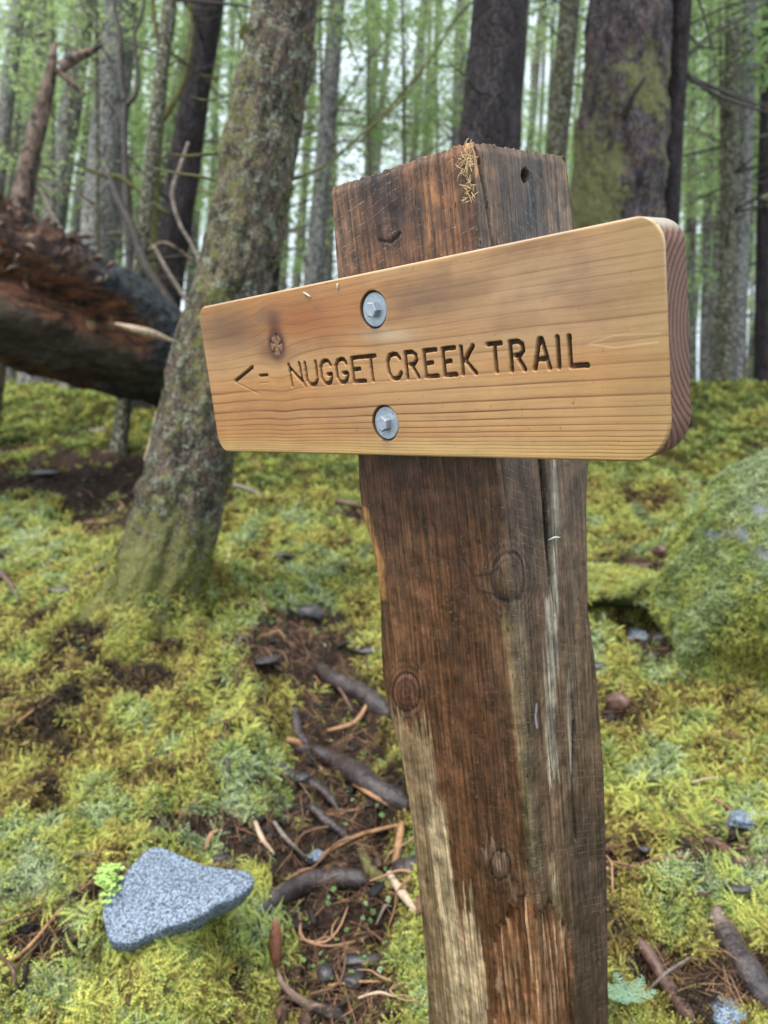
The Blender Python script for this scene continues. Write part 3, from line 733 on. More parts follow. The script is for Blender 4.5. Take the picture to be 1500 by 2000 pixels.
cr = sm(6.5, 2.0, seg_dist(qx + 2 * nzs, qy, [(1056, 880), (1063, 960), (1071, 1060), (1078, 1140), (1084, 1200)]) + sm(1080, 1200, qy) * 4)
c = lerp(c, cr, (.006, .005, .004)); disp -= .008 * cr
cr2 = sm(4, 1.2, seg_dist(qx, qy, [(1121, 1410), (1119, 1520), (1125, 1640)])); c = lerp(c, .8 * cr2, (.01, .008, .006)); disp -= .003 * cr2
cr3 = sm(3.5, 1.2, seg_dist(qx, qy, [(930, 290), (948, 380), (962, 470), (968, 520)]) + nzs); c = lerp(c, .75 * cr3, (.012, .008, .006)); disp -= .003 * cr3
c = lerp(c, .75 * sm(.2, .8, isS) * sm(1090, 1120, jx - (qy - 1600) * .05) * sm(1480, 1640, qy), (.052, .033, .023))
# torn orange wood at the bottom
tm = in_poly(jx, qy + .4 * (jz - qy), [(968, 1835), (1000, 1770), (1030, 1730), (1050, 1790), (1075, 1760), (1100, 1800), (1120, 1850), (1122, 2040), (1125, 2300), (965, 2300)])
tears = fbm(sp_ * 260, pv * 18, 0, 130, 4)
c = lerp(c, .85 * tm, (.24, .105, .045)); c = lerp(c, .8 * tm * sm(.05, .4, tears), (.50, .32, .18)); c = lerp(c, .8 * tm * sm(-.1, -.5, tears), (.07, .028, .014))
disp += tm * (.003 * tears - .003)
c = lerp(c, .7 * sm(3.2, 1.2, 2 * np.abs(nzs) + seg_dist(qx, qy, [(1049, 1375), (1047, 1400), (1050, 1422)])), (.75, .77, .78))
dn = sm(.9, 1.02, pv); c = lerp(c, .6 * dn, (.05, .035, .022))
edge_m = np.exp(-((isS - .5) / .5)**2) * (isS > 0) * (isS < 1)
c = lerp(c, .35 * edge_m * (fbm(pv * 60, sp_ * 10, 0, 140) > 0), (.25, .15, .08))
# crumble of the cut top
disp += -.004 * sm(-.090, -.098, pv) * (.5 + .5 * fbm(sp_ * 120, pv * 0, 0, 150, 3))
pv2 = pv + .0026 * fbm(sp_ * 330, 0 * pv, 0, 151, 3) * sm(-.085, -.098, pv)
PV = B(pu + ndu * disp, pv2, pt + ndt * disp).reshape(-1, 3)
sawv = (pv * np.cos(.45) + sp_ * np.sin(np.where(isS > .5, -.45, .25))) / .0085 + .5 * fbm(sp_ * 9, pv * 9, 0, 177, 3)
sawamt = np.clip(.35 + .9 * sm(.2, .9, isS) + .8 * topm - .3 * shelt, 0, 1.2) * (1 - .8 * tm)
fc = gridfaces(nr, nc, True)
# top cap: rings shrinking to the centre
capr, capS = [], []
cu0, ct0 = .32, .117
prev0 = len(PV); capv = []; capc = []
for k in range(1, 9):
    q = 1 - k / 9
    a = cu0 + (pu[0] - cu0) * q; b = ct0 + (pt[0] - ct0) * q
    capv.append(B(a, -.098 + .0015 * fbm(a * 150, b * 150, 0, 160, 3) - .001 * k / 9, b)); capc.append(np.tile([[.20, .13, .075]], (nc, 1)) * (1 + .4 * vn(a * 300, b * 300))[:, None])
capv = np.vstack(capv); capi = np.concatenate([np.arange(nc), prev0 + np.arange(8 * nc)])
fcap = capi[gridfaces(9, nc, True)][:, ::-1]
capv = np.vstack([capv, B(np.array([cu0]), np.array([-.099]), np.array([ct0]))]); jj = np.arange(nc)
f3 = np.stack([capi[8 * nc + (jj + 1) % nc], capi[8 * nc + jj], np.full(nc, prev0 + 8 * nc)], 1)
allp = np.vstack([PV, capv]); ncap = len(capv)
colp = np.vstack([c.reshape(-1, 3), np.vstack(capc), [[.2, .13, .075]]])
guvp = np.vstack([np.stack([sp_ + .0015 * nzp, pv, 0 * pv], -1).reshape(-1, 3), capv * 1.0])
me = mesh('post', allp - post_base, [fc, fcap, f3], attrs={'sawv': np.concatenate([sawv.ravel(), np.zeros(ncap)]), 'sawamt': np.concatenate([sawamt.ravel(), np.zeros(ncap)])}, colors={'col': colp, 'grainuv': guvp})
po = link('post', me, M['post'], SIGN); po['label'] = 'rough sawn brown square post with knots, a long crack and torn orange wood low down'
# torn fibres near the top corner
def fibres(cx, cy, n, L, seed, tt=BT - .001):
    rs = np.random.RandomState(seed); out = []
    u0, v0 = unproj_uv(cx, cy, BT)
    for i in range(n):
        a = rs.uniform(0, math.pi * 2); l = L * rs.uniform(.4, 1); uu = u0 + rs.normal() * L * .35; v_ = v0 + rs.normal() * L * .5
        p = [B(np.array(uu + math.cos(a) * l * k), np.array(v_ + math.sin(a) * l * k), np.array(BT - .0005 - .004 * math.sin(k * 2.5) * rs.uniform(.3, 1))) for k in (0, .5, 1)]
        out.append(tube(np.array(p), [.0005, .0004, .0002], 4, caps=False))
    return join(out)
for cx, cy, n_, L_, s_ in ((912, 318, 46, .012, 1), (917, 370, 26, .009, 2)):
    v, f = fibres(cx, cy, n_, L_, s_); o = link('torn_fibres', mesh('torn_fibres', v - post_base, f), M['fibre'], SIGN); o['kind'] = 'stuff'
# little fallen needles on the board
for (a, b) in (((594, 571), (608, 580)), ((660, 553), (661, 566))):
    p = np.array([B(*[np.array(q) for q in unproj_uv(*a, 0)], np.array(-.0008)), B(*[np.array(q) for q in unproj_uv(*b, 0)], np.array(-.0008))])
    v, f = tube(smooth_path(p, 5), [.0006, .0011, .0011, .001, .0005], 6)
    o = link('needle', mesh('needle', v - p[0], f), M['needle_dry'], None, p[0]); tag(o, ('pale dry needle stuck slantwise near the top left edge of the signboard', 'pale dry needle stuck upright at the top edge of the signboard')[0 if a[0] == 594 else 1], 'needle', 'needles stuck on the signboard')
# pale splinter standing off the crack
u_, v_ = .4235, .289
p = np.array([B(np.array(u_), np.array(v_ + .004), np.array(.112)), B(np.array(u_ + .004), np.array(v_ + .002), np.array(.118)), B(np.array(u_ + .006), np.array(v_ + .004), np.array(.126))])
v, f = tube(smooth_path(p, 6), [.0005, .0008, .0010, .0012, .0009, .0004], 6); link('splinter', mesh('splinter', v - post_base, f), M['nailtip'], SIGN)

# ------------------------------------------------------------------ geometry-node scatter (stuff)
protos = {}
def proto(key, v, f, mat, tip):
    me = mesh(key, v, f, attrs={'tip': tip}); me.materials.append(mat)
    c_ = protos.setdefault(key.split('#')[0], bpy.data.collections.new(key.split('#')[0]))
    o = bpy.data.objects.new(key, me); c_.objects.link(o)
def frond(rs, L, w, az, lean, n=6, base=(0, 0, 0), barb=True):
    """one feathery moss shoot: curved stem strip with side barbs"""
    vs, fs = [], []
    d = np.array([math.cos(az), math.sin(az), 0]); sd_ = np.array([-math.sin(az), math.cos(az), 0])
    pts = [np.array(base) + d * L * math.sin(lean * (k / n)**.8) * (k / n) + np.array([0, 0, 1]) * L * math.cos(lean * (k / n)) * (k / n) for k in range(n + 1)]
    for k in range(n):
        a, b = pts[k], pts[k + 1]; o = len(vs)
        wl = w * .10
        vs += [a - sd_ * wl, a + sd_ * wl, b]; fs.append((o, o + 1, o + 2))
        if barb and k > 0:
            ww = w * (1 - .75 * k / n) * rs.uniform(.8, 1.15)
            for s in (-1, 1):
                o = len(vs); q = a + sd_ * s * ww + (b - a) * .9 + np.array([0, 0, -.15 * ww])
                vs += [a, q, a + (b - a) * .75]; fs.append((o, o + 1, o + 2))
    return np.array(vs), np.array(fs)
for i in range(5):
    rs = np.random.RandomState(50 + i); parts = []
    for k in range(9):
        L = .026 * rs.uniform(.6, 1.2); az = rs.uniform(0, 6.28); r_ = rs.uniform(0, .007)
        parts.append(frond(rs, L, .0055, az, rs.uniform(.5, 1.6), 6, (r_ * math.cos(az), r_ * math.sin(az), -.004)))
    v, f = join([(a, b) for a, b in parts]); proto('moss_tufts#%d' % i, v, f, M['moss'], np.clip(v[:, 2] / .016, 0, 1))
for i in range(3):   # large cushion tuft for the distance
    rs = np.random.RandomState(80 + i); parts = []
    for k in range(26):
        L = .05 * rs.uniform(.5, 1.1); az = rs.uniform(0, 6.28); r_ = rs.uniform(0, .03)
        parts.append(frond(rs, L, .012, az, rs.uniform(.2, 1.3), 3, (r_ * math.cos(az), r_ * math.sin(az), -.01)))
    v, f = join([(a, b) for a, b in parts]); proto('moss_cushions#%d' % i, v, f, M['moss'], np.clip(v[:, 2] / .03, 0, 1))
for i in range(4):   # long pinnate fern-moss fronds
    rs = np.random.RandomState(100 + i); parts = []
    for k in range(6):
        L = .045 * rs.uniform(.7, 1.2); az = rs.uniform(0, 6.28); r_ = rs.uniform(0, .01)
        parts.append(frond(rs, L, .0062, az, rs.uniform(1.3, 2.2), 12, (r_ * math.cos(az), r_ * math.sin(az), -.004)))
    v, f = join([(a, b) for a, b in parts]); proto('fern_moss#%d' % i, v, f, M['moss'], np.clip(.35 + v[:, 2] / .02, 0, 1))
for i in range(4):   # needles / twiglets lying flat
    rs = np.random.RandomState(120 + i); L = .02 * (1 + i * .5)
    p = smooth_path([(-L, 0, 0), (0, .002 * rs.normal(), .002), (L, 0, .001)], 4); v, f = tube(p, [.0006, .0009, .0009, .0004], 4)
    proto('litter#%d' % i, v, f, M['litter'], np.ones(len(v)))
for i in range(2):   # small leafy herb
    rs = np.random.RandomState(140 + i); vs, fs = [], []
    for k in range(5):
        a = k * 1.256 + rs.uniform(-.2, .2); d = np.array([math.cos(a), math.sin(a), 0]); s_ = np.array([-math.sin(a), math.cos(a), 0]); L = .008 * rs.uniform(.8, 1.2)
        o = len(vs); vs += [d * .001 + (0, 0, .008), d * L * .6 + s_ * L * .45 + (0, 0, .010), d * L * 1.1 + (0, 0, .008), d * L * .6 - s_ * L * .45 + (0, 0, .010)]; fs += [(o, o + 1, o + 2), (o, o + 2, o + 3)]
    v = np.array(vs); proto('herbs#%d' % i, v, np.array(fs), M['herb'], np.ones(len(v)))

for i in range(5):   # bent twigs
    rs = np.random.RandomState(160 + i); L = rs.uniform(.03, .07); parts = []
    p = smooth_path([(-L, 0, 0), (-L * .3, rs.normal() * .012, .006), (L * .4, rs.normal() * .012, .002), (L, rs.normal() * .02, .008)], 9); parts.append(tube(p, np.linspace(.0032, .0012, 9), 6, .3, 200, i))
    if i % 2: parts.append(tube(smooth_path([p[4], p[4] + (.01, .02, .004), p[4] + (.03, .035, 0)], 5), np.linspace(.0016, .0007, 5), 5))
    v, f = join(parts); proto('twigs#%d' % i, v, f, M['litter'], np.ones(len(v)))
for i in range(4):   # bark crumbs
    rs = np.random.RandomState(180 + i); d8 = rs.normal(size=(14, 3)) * (.008, .005, .0025)
    th = np.linspace(.01, 3.13, 6); ph = np.linspace(0, 6.283, 8, endpoint=False); v = np.stack([np.sin(th)[:, None] * np.cos(ph), np.sin(th)[:, None] * np.sin(ph), np.cos(th)[:, None] + 0 * ph], -1).reshape(-1, 3)
    v = v * (1 + .75 * rs.uniform(-1, 1, (len(v), 1))) * (.012, .006, .0022); proto('crumbs#%d' % i, v, gridfaces(6, 8, True), M['crumb'], np.ones(len(v)))

def scatter(name, pts, nrm, scale, tint, coll, label=None, parent=None, yaw=None, flat=1.0):
    n = len(pts); me = bpy.data.meshes.new(name); me.vertices.add(n); me.vertices.foreach_set('co', np.asarray(pts, np.float32).ravel())
    nrm = np.asarray(nrm, float) * np.array([flat, flat, 1]); nrm /= np.linalg.norm(nrm, axis=1)[:, None]
    yaw = RS.uniform(0, 6.28, n) if yaw is None else yaw
    tilt = np.arccos(np.clip(nrm[:, 2], -1, 1)); azn = np.arctan2(nrm[:, 1], nrm[:, 0])
    # rotation: Rz(azn) Ry(tilt) Rz(yaw) -> euler XYZ via matrix
    cz, sz, cy, sy, cw, sw_ = np.cos(azn), np.sin(azn), np.cos(tilt), np.sin(tilt), np.cos(yaw), np.sin(yaw)
    r00 = cz * cy * cw - sz * sw_; r10 = sz * cy * cw + cz * sw_; r20 = -sy * cw; r21 = sy * sw_; r22 = cy
    eul = np.stack([np.arctan2(r21, r22), -np.arcsin(np.clip(r20, -1, 1)), np.arctan2(r10, r00)], 1)
    a = me.attributes.new('eul', 'FLOAT_VECTOR', 'POINT'); a.data.foreach_set('vector', eul.astype(np.float32).ravel())
    a = me.attributes.new('sc', 'FLOAT', 'POINT'); a.data.foreach_set('value', np.asarray(scale, np.float32))
    a = me.attributes.new('tint', 'FLOAT', 'POINT'); a.data.foreach_set('value', np.asarray(tint, np.float32))
    o = bpy.data.objects.new(name, me); COL.objects.link(o)
    if parent is not None: o.parent = parent
    ng = bpy.data.node_groups.new(name, 'GeometryNodeTree')
    ng.interface.new_socket('Geometry', in_out='INPUT', socket_type='NodeSocketGeometry'); ng.interface.new_socket('Geometry', in_out='OUTPUT', socket_type='NodeSocketGeometry')
    gi = ng.nodes.new('NodeGroupInput'); g_o = ng.nodes.new('NodeGroupOutput'); ip = ng.nodes.new('GeometryNodeInstanceOnPoints')
    ci = ng.nodes.new('GeometryNodeCollectionInfo'); ci.inputs['Collection'].default_value = protos[coll]; ci.inputs['Separate Children'].default_value = True; ci.inputs['Reset Children'].default_value = True
    na = ng.nodes.new('GeometryNodeInputNamedAttribute'); na.data_type = 'FLOAT_VECTOR'; na.inputs[0].default_value = 'eul'
    nb_ = ng.nodes.new('GeometryNodeInputNamedAttribute'); nb_.data_type = 'FLOAT'; nb_.inputs[0].default_value = 'sc'
    L = ng.links.new; L(gi.outputs[0], ip.inputs['Points']); L(ci.outputs[0], ip.inputs['Instance']); ip.inputs['Pick Instance'].default_value = True
    L(na.outputs[0], ip.inputs['Rotation']); L(nb_.outputs[0], ip.inputs['Scale']); L(ip.outputs[0], g_o.inputs[0])
    md = o.modifiers.new('scatter', 'NODES'); md.node_group = ng
    o['kind'] = 'stuff'
    if label: o['label'] = label
    return o

def ground_normal(x, y):
    e = .02; gx = (G(x + e, y) - G(x - e, y)) / (2 * e); gy = (G(x, y + e) - G(x, y - e)) / (2 * e)
    n = np.stack([-gx, -gy, np.ones_like(gx)], -1); return n / np.linalg.norm(n, axis=1)[:, None]
def sample(n, y0, y1, power=1.0, wide=.62):
    y = y0 * (y1 / y0) ** (RS.uniform(0, 1, n) ** power); a = RS.uniform(-wide, wide, n); return a * (y + .3), y
def mosstint(x, y):
    px, py = proj(np.stack([x, y, G(x, y)], -1))
    t = .64 + .45 * fbm(x * 2.2, y * 2.2, 0, 61, 3) + .95 * fbm(x * 11, y * 11, 0, 62, 3)
    t -= .26 * gauss(px, py, 330, 1400, 280, 280)          # golden brown feather moss in front of the leaning trunk
    t += .16 * sm(2.6, 4.5, y)
    return np.clip(t + RS.normal(0, .15, len(x)), 0, 1)

x, y = sample(95000, 1.0, 4.6, 1.0); m = mossmask(x, y); k = RS.uniform(0, 1, len(x)) < m * 1.0 + .03; x, y, m = x[k], y[k], m[k]
scatter('moss_carpet', np.stack([x, y, G(x, y) + .002], -1), ground_normal(x, y), (.55 + .35 * y) * RS.uniform(.3, 1.7, len(x)) * .74 * (.5 + .5 * m), mosstint(x, y), 'moss_tufts', 'feathery yellow green moss covering the near forest floor', flat=1.6)
x, y = sample(16000, .95, 2.6); px, py = proj(np.stack([x, y, G(x, y)], -1)); m = mossmask(x, y)
k = (RS.uniform(0, 1, len(x)) < m) & (fbm(x * 5, y * 5, 0, 210, 3) + 1.2 * gauss(px, py, 330, 1900, 300, 110) + .6 * gauss(px, py, 1320, 1700, 200, 200) > .35); x, y = x[k], y[k]
scatter('fern_moss', np.stack([x, y, G(x, y) + .004], -1), ground_normal(x, y), RS.uniform(.5, 1.2, len(x)), np.clip(mosstint(x, y) * .6 + .22, 0, 1), 'fern_moss', 'longer drooping fern like moss fronds near the camera', flat=2.2)
x, y = sample(34000, 3.8, 22, .9, .66); m = mossmask(x, y); k = RS.uniform(0, 1, len(x)) < m; x, y = x[k], y[k]
scatter('far_moss_carpet', np.stack([x, y, G(x, y)], -1), ground_normal(x, y), (.25 + .13 * y) * RS.uniform(.6, 1.3, len(x)), np.clip(mosstint(x, y) * .7 + .18, 0, .86), 'moss_cushions', 'yellow green moss covering the slope among the trees')
x, y = sample(70000, 1.0, 4.5); m = mossmask(x, y); k = RS.uniform(0, 1, len(x)) < (1 - m) * .85 + .12; x, y = x[k], y[k]
nn = ground_normal(x, y)
scatter('needle_litter', np.stack([x, y, G(x, y) + RS.uniform(.002, .016, len(x))], -1), nn + RS.normal(0, .25, nn.shape), RS.uniform(.25, 1.0, len(x))**1.3, RS.uniform(0, 1, len(x))**1.5, 'litter', 'brown needles and fine twigs scattered over the bare soil')
x, y = sample(2600, 1.1, 5.5); k = fbm(x * 2, y * 2, 0, 200, 3) > -.1; x, y = x[k], y[k]
scatter('small_herbs', np.stack([x, y, G(x, y) + .018], -1), ground_normal(x, y), RS.uniform(.3, .9, len(x)) * (.6 + .2 * y), RS.uniform(0, 1, len(x)), 'herbs', 'tiny green leaves dotted through the moss')

x, y = sample(900, 1.05, 5.5); k = RS.uniform(0, 1, len(x)) < .25 + .75 * (1 - mossmask(x, y)); x, y = x[k], y[k]
scatter('fallen_twigs', np.stack([x, y, G(x, y) + RS.uniform(.008, .03, len(x))], -1), ground_normal(x, y) + RS.normal(0, .15, (len(x), 3)), RS.uniform(.4, 1.3, len(x)), RS.uniform(0, 1, len(x)), 'twigs', 'short broken twigs strewn over soil and moss')
x, y = sample(4200, 1.05, 5.5); k = RS.uniform(0, 1, len(x)) < .10 + .9 * (1 - mossmask(x, y)); x, y = x[k], y[k]
scatter('bark_crumbs', np.stack([x, y, G(x, y) + RS.uniform(.002, .02, len(x))], -1), ground_normal(x, y), RS.uniform(.3, 1.5, len(x))**1.3, RS.uniform(0, 1, len(x))**2, 'crumbs', 'dark crumbs of bark and cone scales littering the soil')

# ------------------------------------------------------------------ generic builders for things on the ground
def thing_tube(name, label, cat, pts, rads, mat, sides=12, rough=.25, fq=10, n=24, group=None, seed=1, parent=None, stretch=.4):
    p = smooth_path(pts, n); r = np.interp(np.linspace(0, 1, n), np.linspace(0, 1, len(rads)), rads)
    if name == 'root_piece':
        e_ = np.linspace(0, 1, n); r = r * np.clip(np.minimum(e_, 1 - e_) / .12 + .12, 0, 1)**.6
        p = p + (rads[1] * .5 * fbm(e_ * 5 + seed, e_ * 0, seed, 3, 3))[:, None] * np.array([.6, .3, 1])
    v, f = tube(p, r, sides, rough, fq, seed, stretch)
    base = p[np.argmin(p[:, 2])] if parent is None else np.zeros(3)
    o = link(name, mesh(name, v - base, f, attrs={'moss': np.zeros(len(v))}), mat, parent, base if parent is None else None)
    if parent is None: tag(o, label, cat, group)
    elif label: o['label'] = label
    return o
def gtube(name, label, cat, pix, wpx, mat, lift=0.15, **kw):
    if name == 'root_piece': wpx = [q_ * .82 for q_ in wpx]; kw.setdefault('rough', .27); kw.setdefault('fq', 22); kw.setdefault('n', 60); kw.setdefault('sides', 18)
    """thing lying on the ground through photo pixels; wpx = width in px"""
    P3, R = [], []
    for (a, b), w_ in zip(pix, wpx):
        q = gp(a, b); r = w_ * .5 * q[1] / F; q[2] += r * lift + (.014 if name == 'stick' else .010); P3.append(q); R.append(r)
    return thing_tube(name, label, cat, P3, R, mat, **kw)
def rock(name, label, cat, centre, size, mat, seed, planes=16, rough=.05, group=None, rot=0.0, parent=None, rows=28, sides=40, soft=.05, nfreq=3.0, normals=None):
    rs = np.random.RandomState(seed)
    th = np.linspace(0.001, math.pi - .001, rows); ph = np.linspace(0, 2 * math.pi, sides, endpoint=False)
    d = np.stack([np.sin(th)[:, None] * np.cos(ph), np.sin(th)[:, None] * np.sin(ph), np.cos(th)[:, None] + 0 * ph], -1)
    pn = rs.normal(size=(planes, 3)); pn /= np.linalg.norm(pn, axis=1)[:, None]; pd = rs.uniform(.72, 1.0, planes)
    dots = np.maximum(d @ pn.T, 1e-3); rr_ = np.minimum(pd / dots, 1.25); r = -soft * np.log(np.exp(-rr_ / soft).sum(-1))
    r = r * (1 + rough * fbm(d[..., 0] * nfreq, d[..., 1] * nfreq, d[..., 2] * nfreq, seed, 5))
    v = d * r[..., None] * np.array(size)
    cr_, sr_ = math.cos(rot), math.sin(rot); v = np.stack([v[..., 0] * cr_ - v[..., 1] * sr_, v[..., 0] * sr_ + v[..., 1] * cr_, v[..., 2]], -1)
    o = link(name, mesh(name, v.reshape(-1, 3), gridfaces(rows, sides, True)), mat, parent, centre)
    if label: tag(o, label, cat, group)
    return o, v

# ------------------------------------------------------------------ granite rock on the moss ledge
outl = [(300, 1652), (322, 1657), (345, 1666), (395, 1689), (440, 1697), (482, 1701), (498, 1714), (494, 1730), (470, 1748), (420, 1770), (385, 1793), (335, 1810), (295, 1822), (262, 1838), (240, 1845), (216, 1840), (206, 1815), (203, 1790), (205, 1760), (212, 1738), (240, 1712), (262, 1685), (285, 1660)]
g0 = gp(340, 1800); top0 = g0 + np.array([0, 0, .055]); nrm = np.array([.05, -.62, 1.0]); nrm /= np.linalg.norm(nrm)
camp = np.array([0, 0, CAMZ])
def on_plane(px, py, p0, nr_):
    r = np.array([(px - 750) / F, 1, -(py - 1000) / F]); k = np.dot(p0 - camp, nr_) / np.dot(r, nr_); return camp + r * k
oc = np.array([on_plane(a, b, top0, nrm) for a, b in outl])
nO = 120
seg = np.vstack([oc, oc[:1]]); ln = np.concatenate([[0], np.cumsum(np.linalg.norm(np.diff(seg, axis=0), axis=1))]); tt = np.linspace(0, ln[-1], nO, endpoint=False)
oc = np.stack([np.interp(tt, ln, seg[:, k]) for k in range(3)], 1); cen = oc.mean(0)
rings = []
prof = [(0.02, .003), (.2, .003), (.4, .0025), (.6, .002), (.8, .001), (.93, .0005), (.99, -.0005), (1.0, -.003), (1.004, -.014), (.985, -.024), (.93, -.034), (.85, -.05), (.5, -.065), (.02, -.07)]
for q, h in prof:
    p = cen + (oc - cen) * q + nrm * h
    p = p + nrm * (.0035 * fbm(p[:, 0] * 25, p[:, 1] * 25, p[:, 2] * 25, 3, 4))[:, None]
    sidew = 1 if h < -.001 else 0
    dirs = (oc - cen); dirs /= np.linalg.norm(dirs, axis=1)[:, None]
    p = p + dirs * (.008 * fbm(p[:, 0] * 30, p[:, 1] * 30, p[:, 2] * 30, 9, 4) * sidew)[:, None]
    rings.append(p)
v = np.vstack(rings); o = link('granite_rock', mesh('granite_rock', v - cen, gridfaces(len(prof), nO, True)), M['granite'], None, cen)
tag(o, 'pale grey speckled granite slab resting on the moss ledge', 'rock')
ang_ = RS.randint(0, nO, 420); dv_ = (oc[ang_] - cen); dv_ /= np.linalg.norm(dv_, axis=1)[:, None]; ep = oc[ang_] + dv_ * RS.uniform(-.004, .035, (420, 1))
ep[:, 2] = np.minimum(G(ep[:, 0], ep[:, 1]) + .012, oc[ang_][:, 2] - .012)
scatter('moss_collar', ep, np.tile([[0, -.3, 1.]], (420, 1)) + dv_ * .6, RS.uniform(.7, 1.3, 420), np.clip(RS.normal(.5, .2, 420), 0, 1), 'moss_tufts', 'moss creeping up around the edge of the granite slab')
# lime green moss sprig on its left edge
lp = []
rs = np.random.RandomState(5)
for k in range(150):
    a = rs.uniform(0, 1); cx, cy = 212 + rs.normal() * 13, 1715 + rs.normal() * 15 + (30 * rs.uniform(0, 1) if rs.uniform() < .25 else 0)
    q = on_plane(cx, cy, top0, nrm) + nrm * rs.uniform(.002, .014)
    az = rs.uniform(0, 6.28); L = .012 * rs.uniform(.7, 1.4); d_ = np.array([math.cos(az), math.sin(az) * .5 - .3, rs.uniform(-.2, .5)]); s_ = np.cross(d_, nrm); s_ /= np.linalg.norm(s_)
    lp.append((np.array([q, q + d_ * L * .5 + s_ * L * .35, q + d_ * L, q + d_ * L * .5 - s_ * L * .35]), np.array([(0, 1, 2, 3)])))
v, f = join(lp); me = mesh('moss_sprig', v, f, smooth=False)
n_ = N('lime_moss'); lim = n_.mix(n_.noise(n_.obj(), 60, 3), (.22, .36, .07), (.40, .55, .17)); M['lime'] = n_.done(lim, .6)
o = link('moss_sprig', me, M['lime']); tag(o, 'bright lime green moss sprig at the left edge of the granite slab', 'moss')

# ------------------------------------------------------------------ roots, sticks, chips, stones
GT = gtube
GT('root_piece', 'dark wet root lying right of the granite slab', 'root', [(495, 1805), (545, 1765), (610, 1735), (670, 1728), (718, 1735)], [30, 44, 50, 50, 44], M['root'], seed=3)
GT('root_piece', 'purple brown root running into the left side of the post high up the path', 'root', [(610, 1305), (650, 1335), (700, 1360), (765, 1405)], [16, 40, 44, 44], M['root'], seed=4)
GT('root_piece', 'slim dark root above the bare soil, left of the wide grey root', 'root', [(515, 1490), (565, 1525), (620, 1550), (660, 1590)], [20, 28, 26, 12], M['root'], seed=5)
GT('root_piece', 'wide grey purple root reaching behind the post at mid height', 'root', [(565, 1462), (640, 1495), (715, 1535), (800, 1590)], [24, 46, 54, 56], M['root'], seed=6)
GT('root_piece', 'greenish dark root leaning against the post foot', 'root', [(700, 1668), (730, 1715), (765, 1760)], [20, 30, 26], M['twig_moss'], seed=7)
GT('root_piece', 'black root stub close to the left edge of the post', 'root', [(770, 1720), (800, 1710), (840, 1690)], [40, 50, 40], M['root'], seed=8)
GT('root_piece', 'pale brown bare root curving out of the bottom edge', 'root', [(540, 1900), (555, 1940), (600, 1975), (680, 2010)], [8, 14, 20, 22], M['snag'], seed=9)
GT('root_piece', 'dark root with a broken reddish end right of the post foot', 'root', [(1243, 1845), (1270, 1895), (1310, 1945), (1355, 2015)], [22, 34, 36, 40], M['root_red'], seed=10)
GT('root_piece', 'thick dark root in the lower right corner', 'root', [(1395, 1800), (1415, 1850), (1450, 1910), (1520, 2010)], [34, 62, 70, 74], M['root'], seed=11)
GT('root_piece', 'reddish brown root arching out of the moss at the right edge', 'root', [(1375, 1660), (1410, 1680), (1450, 1706), (1515, 1705)], [20, 28, 30, 26], M['root_red'], seed=12, lift=.8)
GT('root_piece', 'dark root half under the moss left of the twin roots', 'root', [(575, 1395), (580, 1430), (600, 1465)], [26, 30, 22], M['root'], seed=13)
GT('root_piece', 'dark sloping root below the slim dark root', 'root', [(600, 1585), (650, 1625), (690, 1660)], [18, 22, 14], M['root'], seed=14)
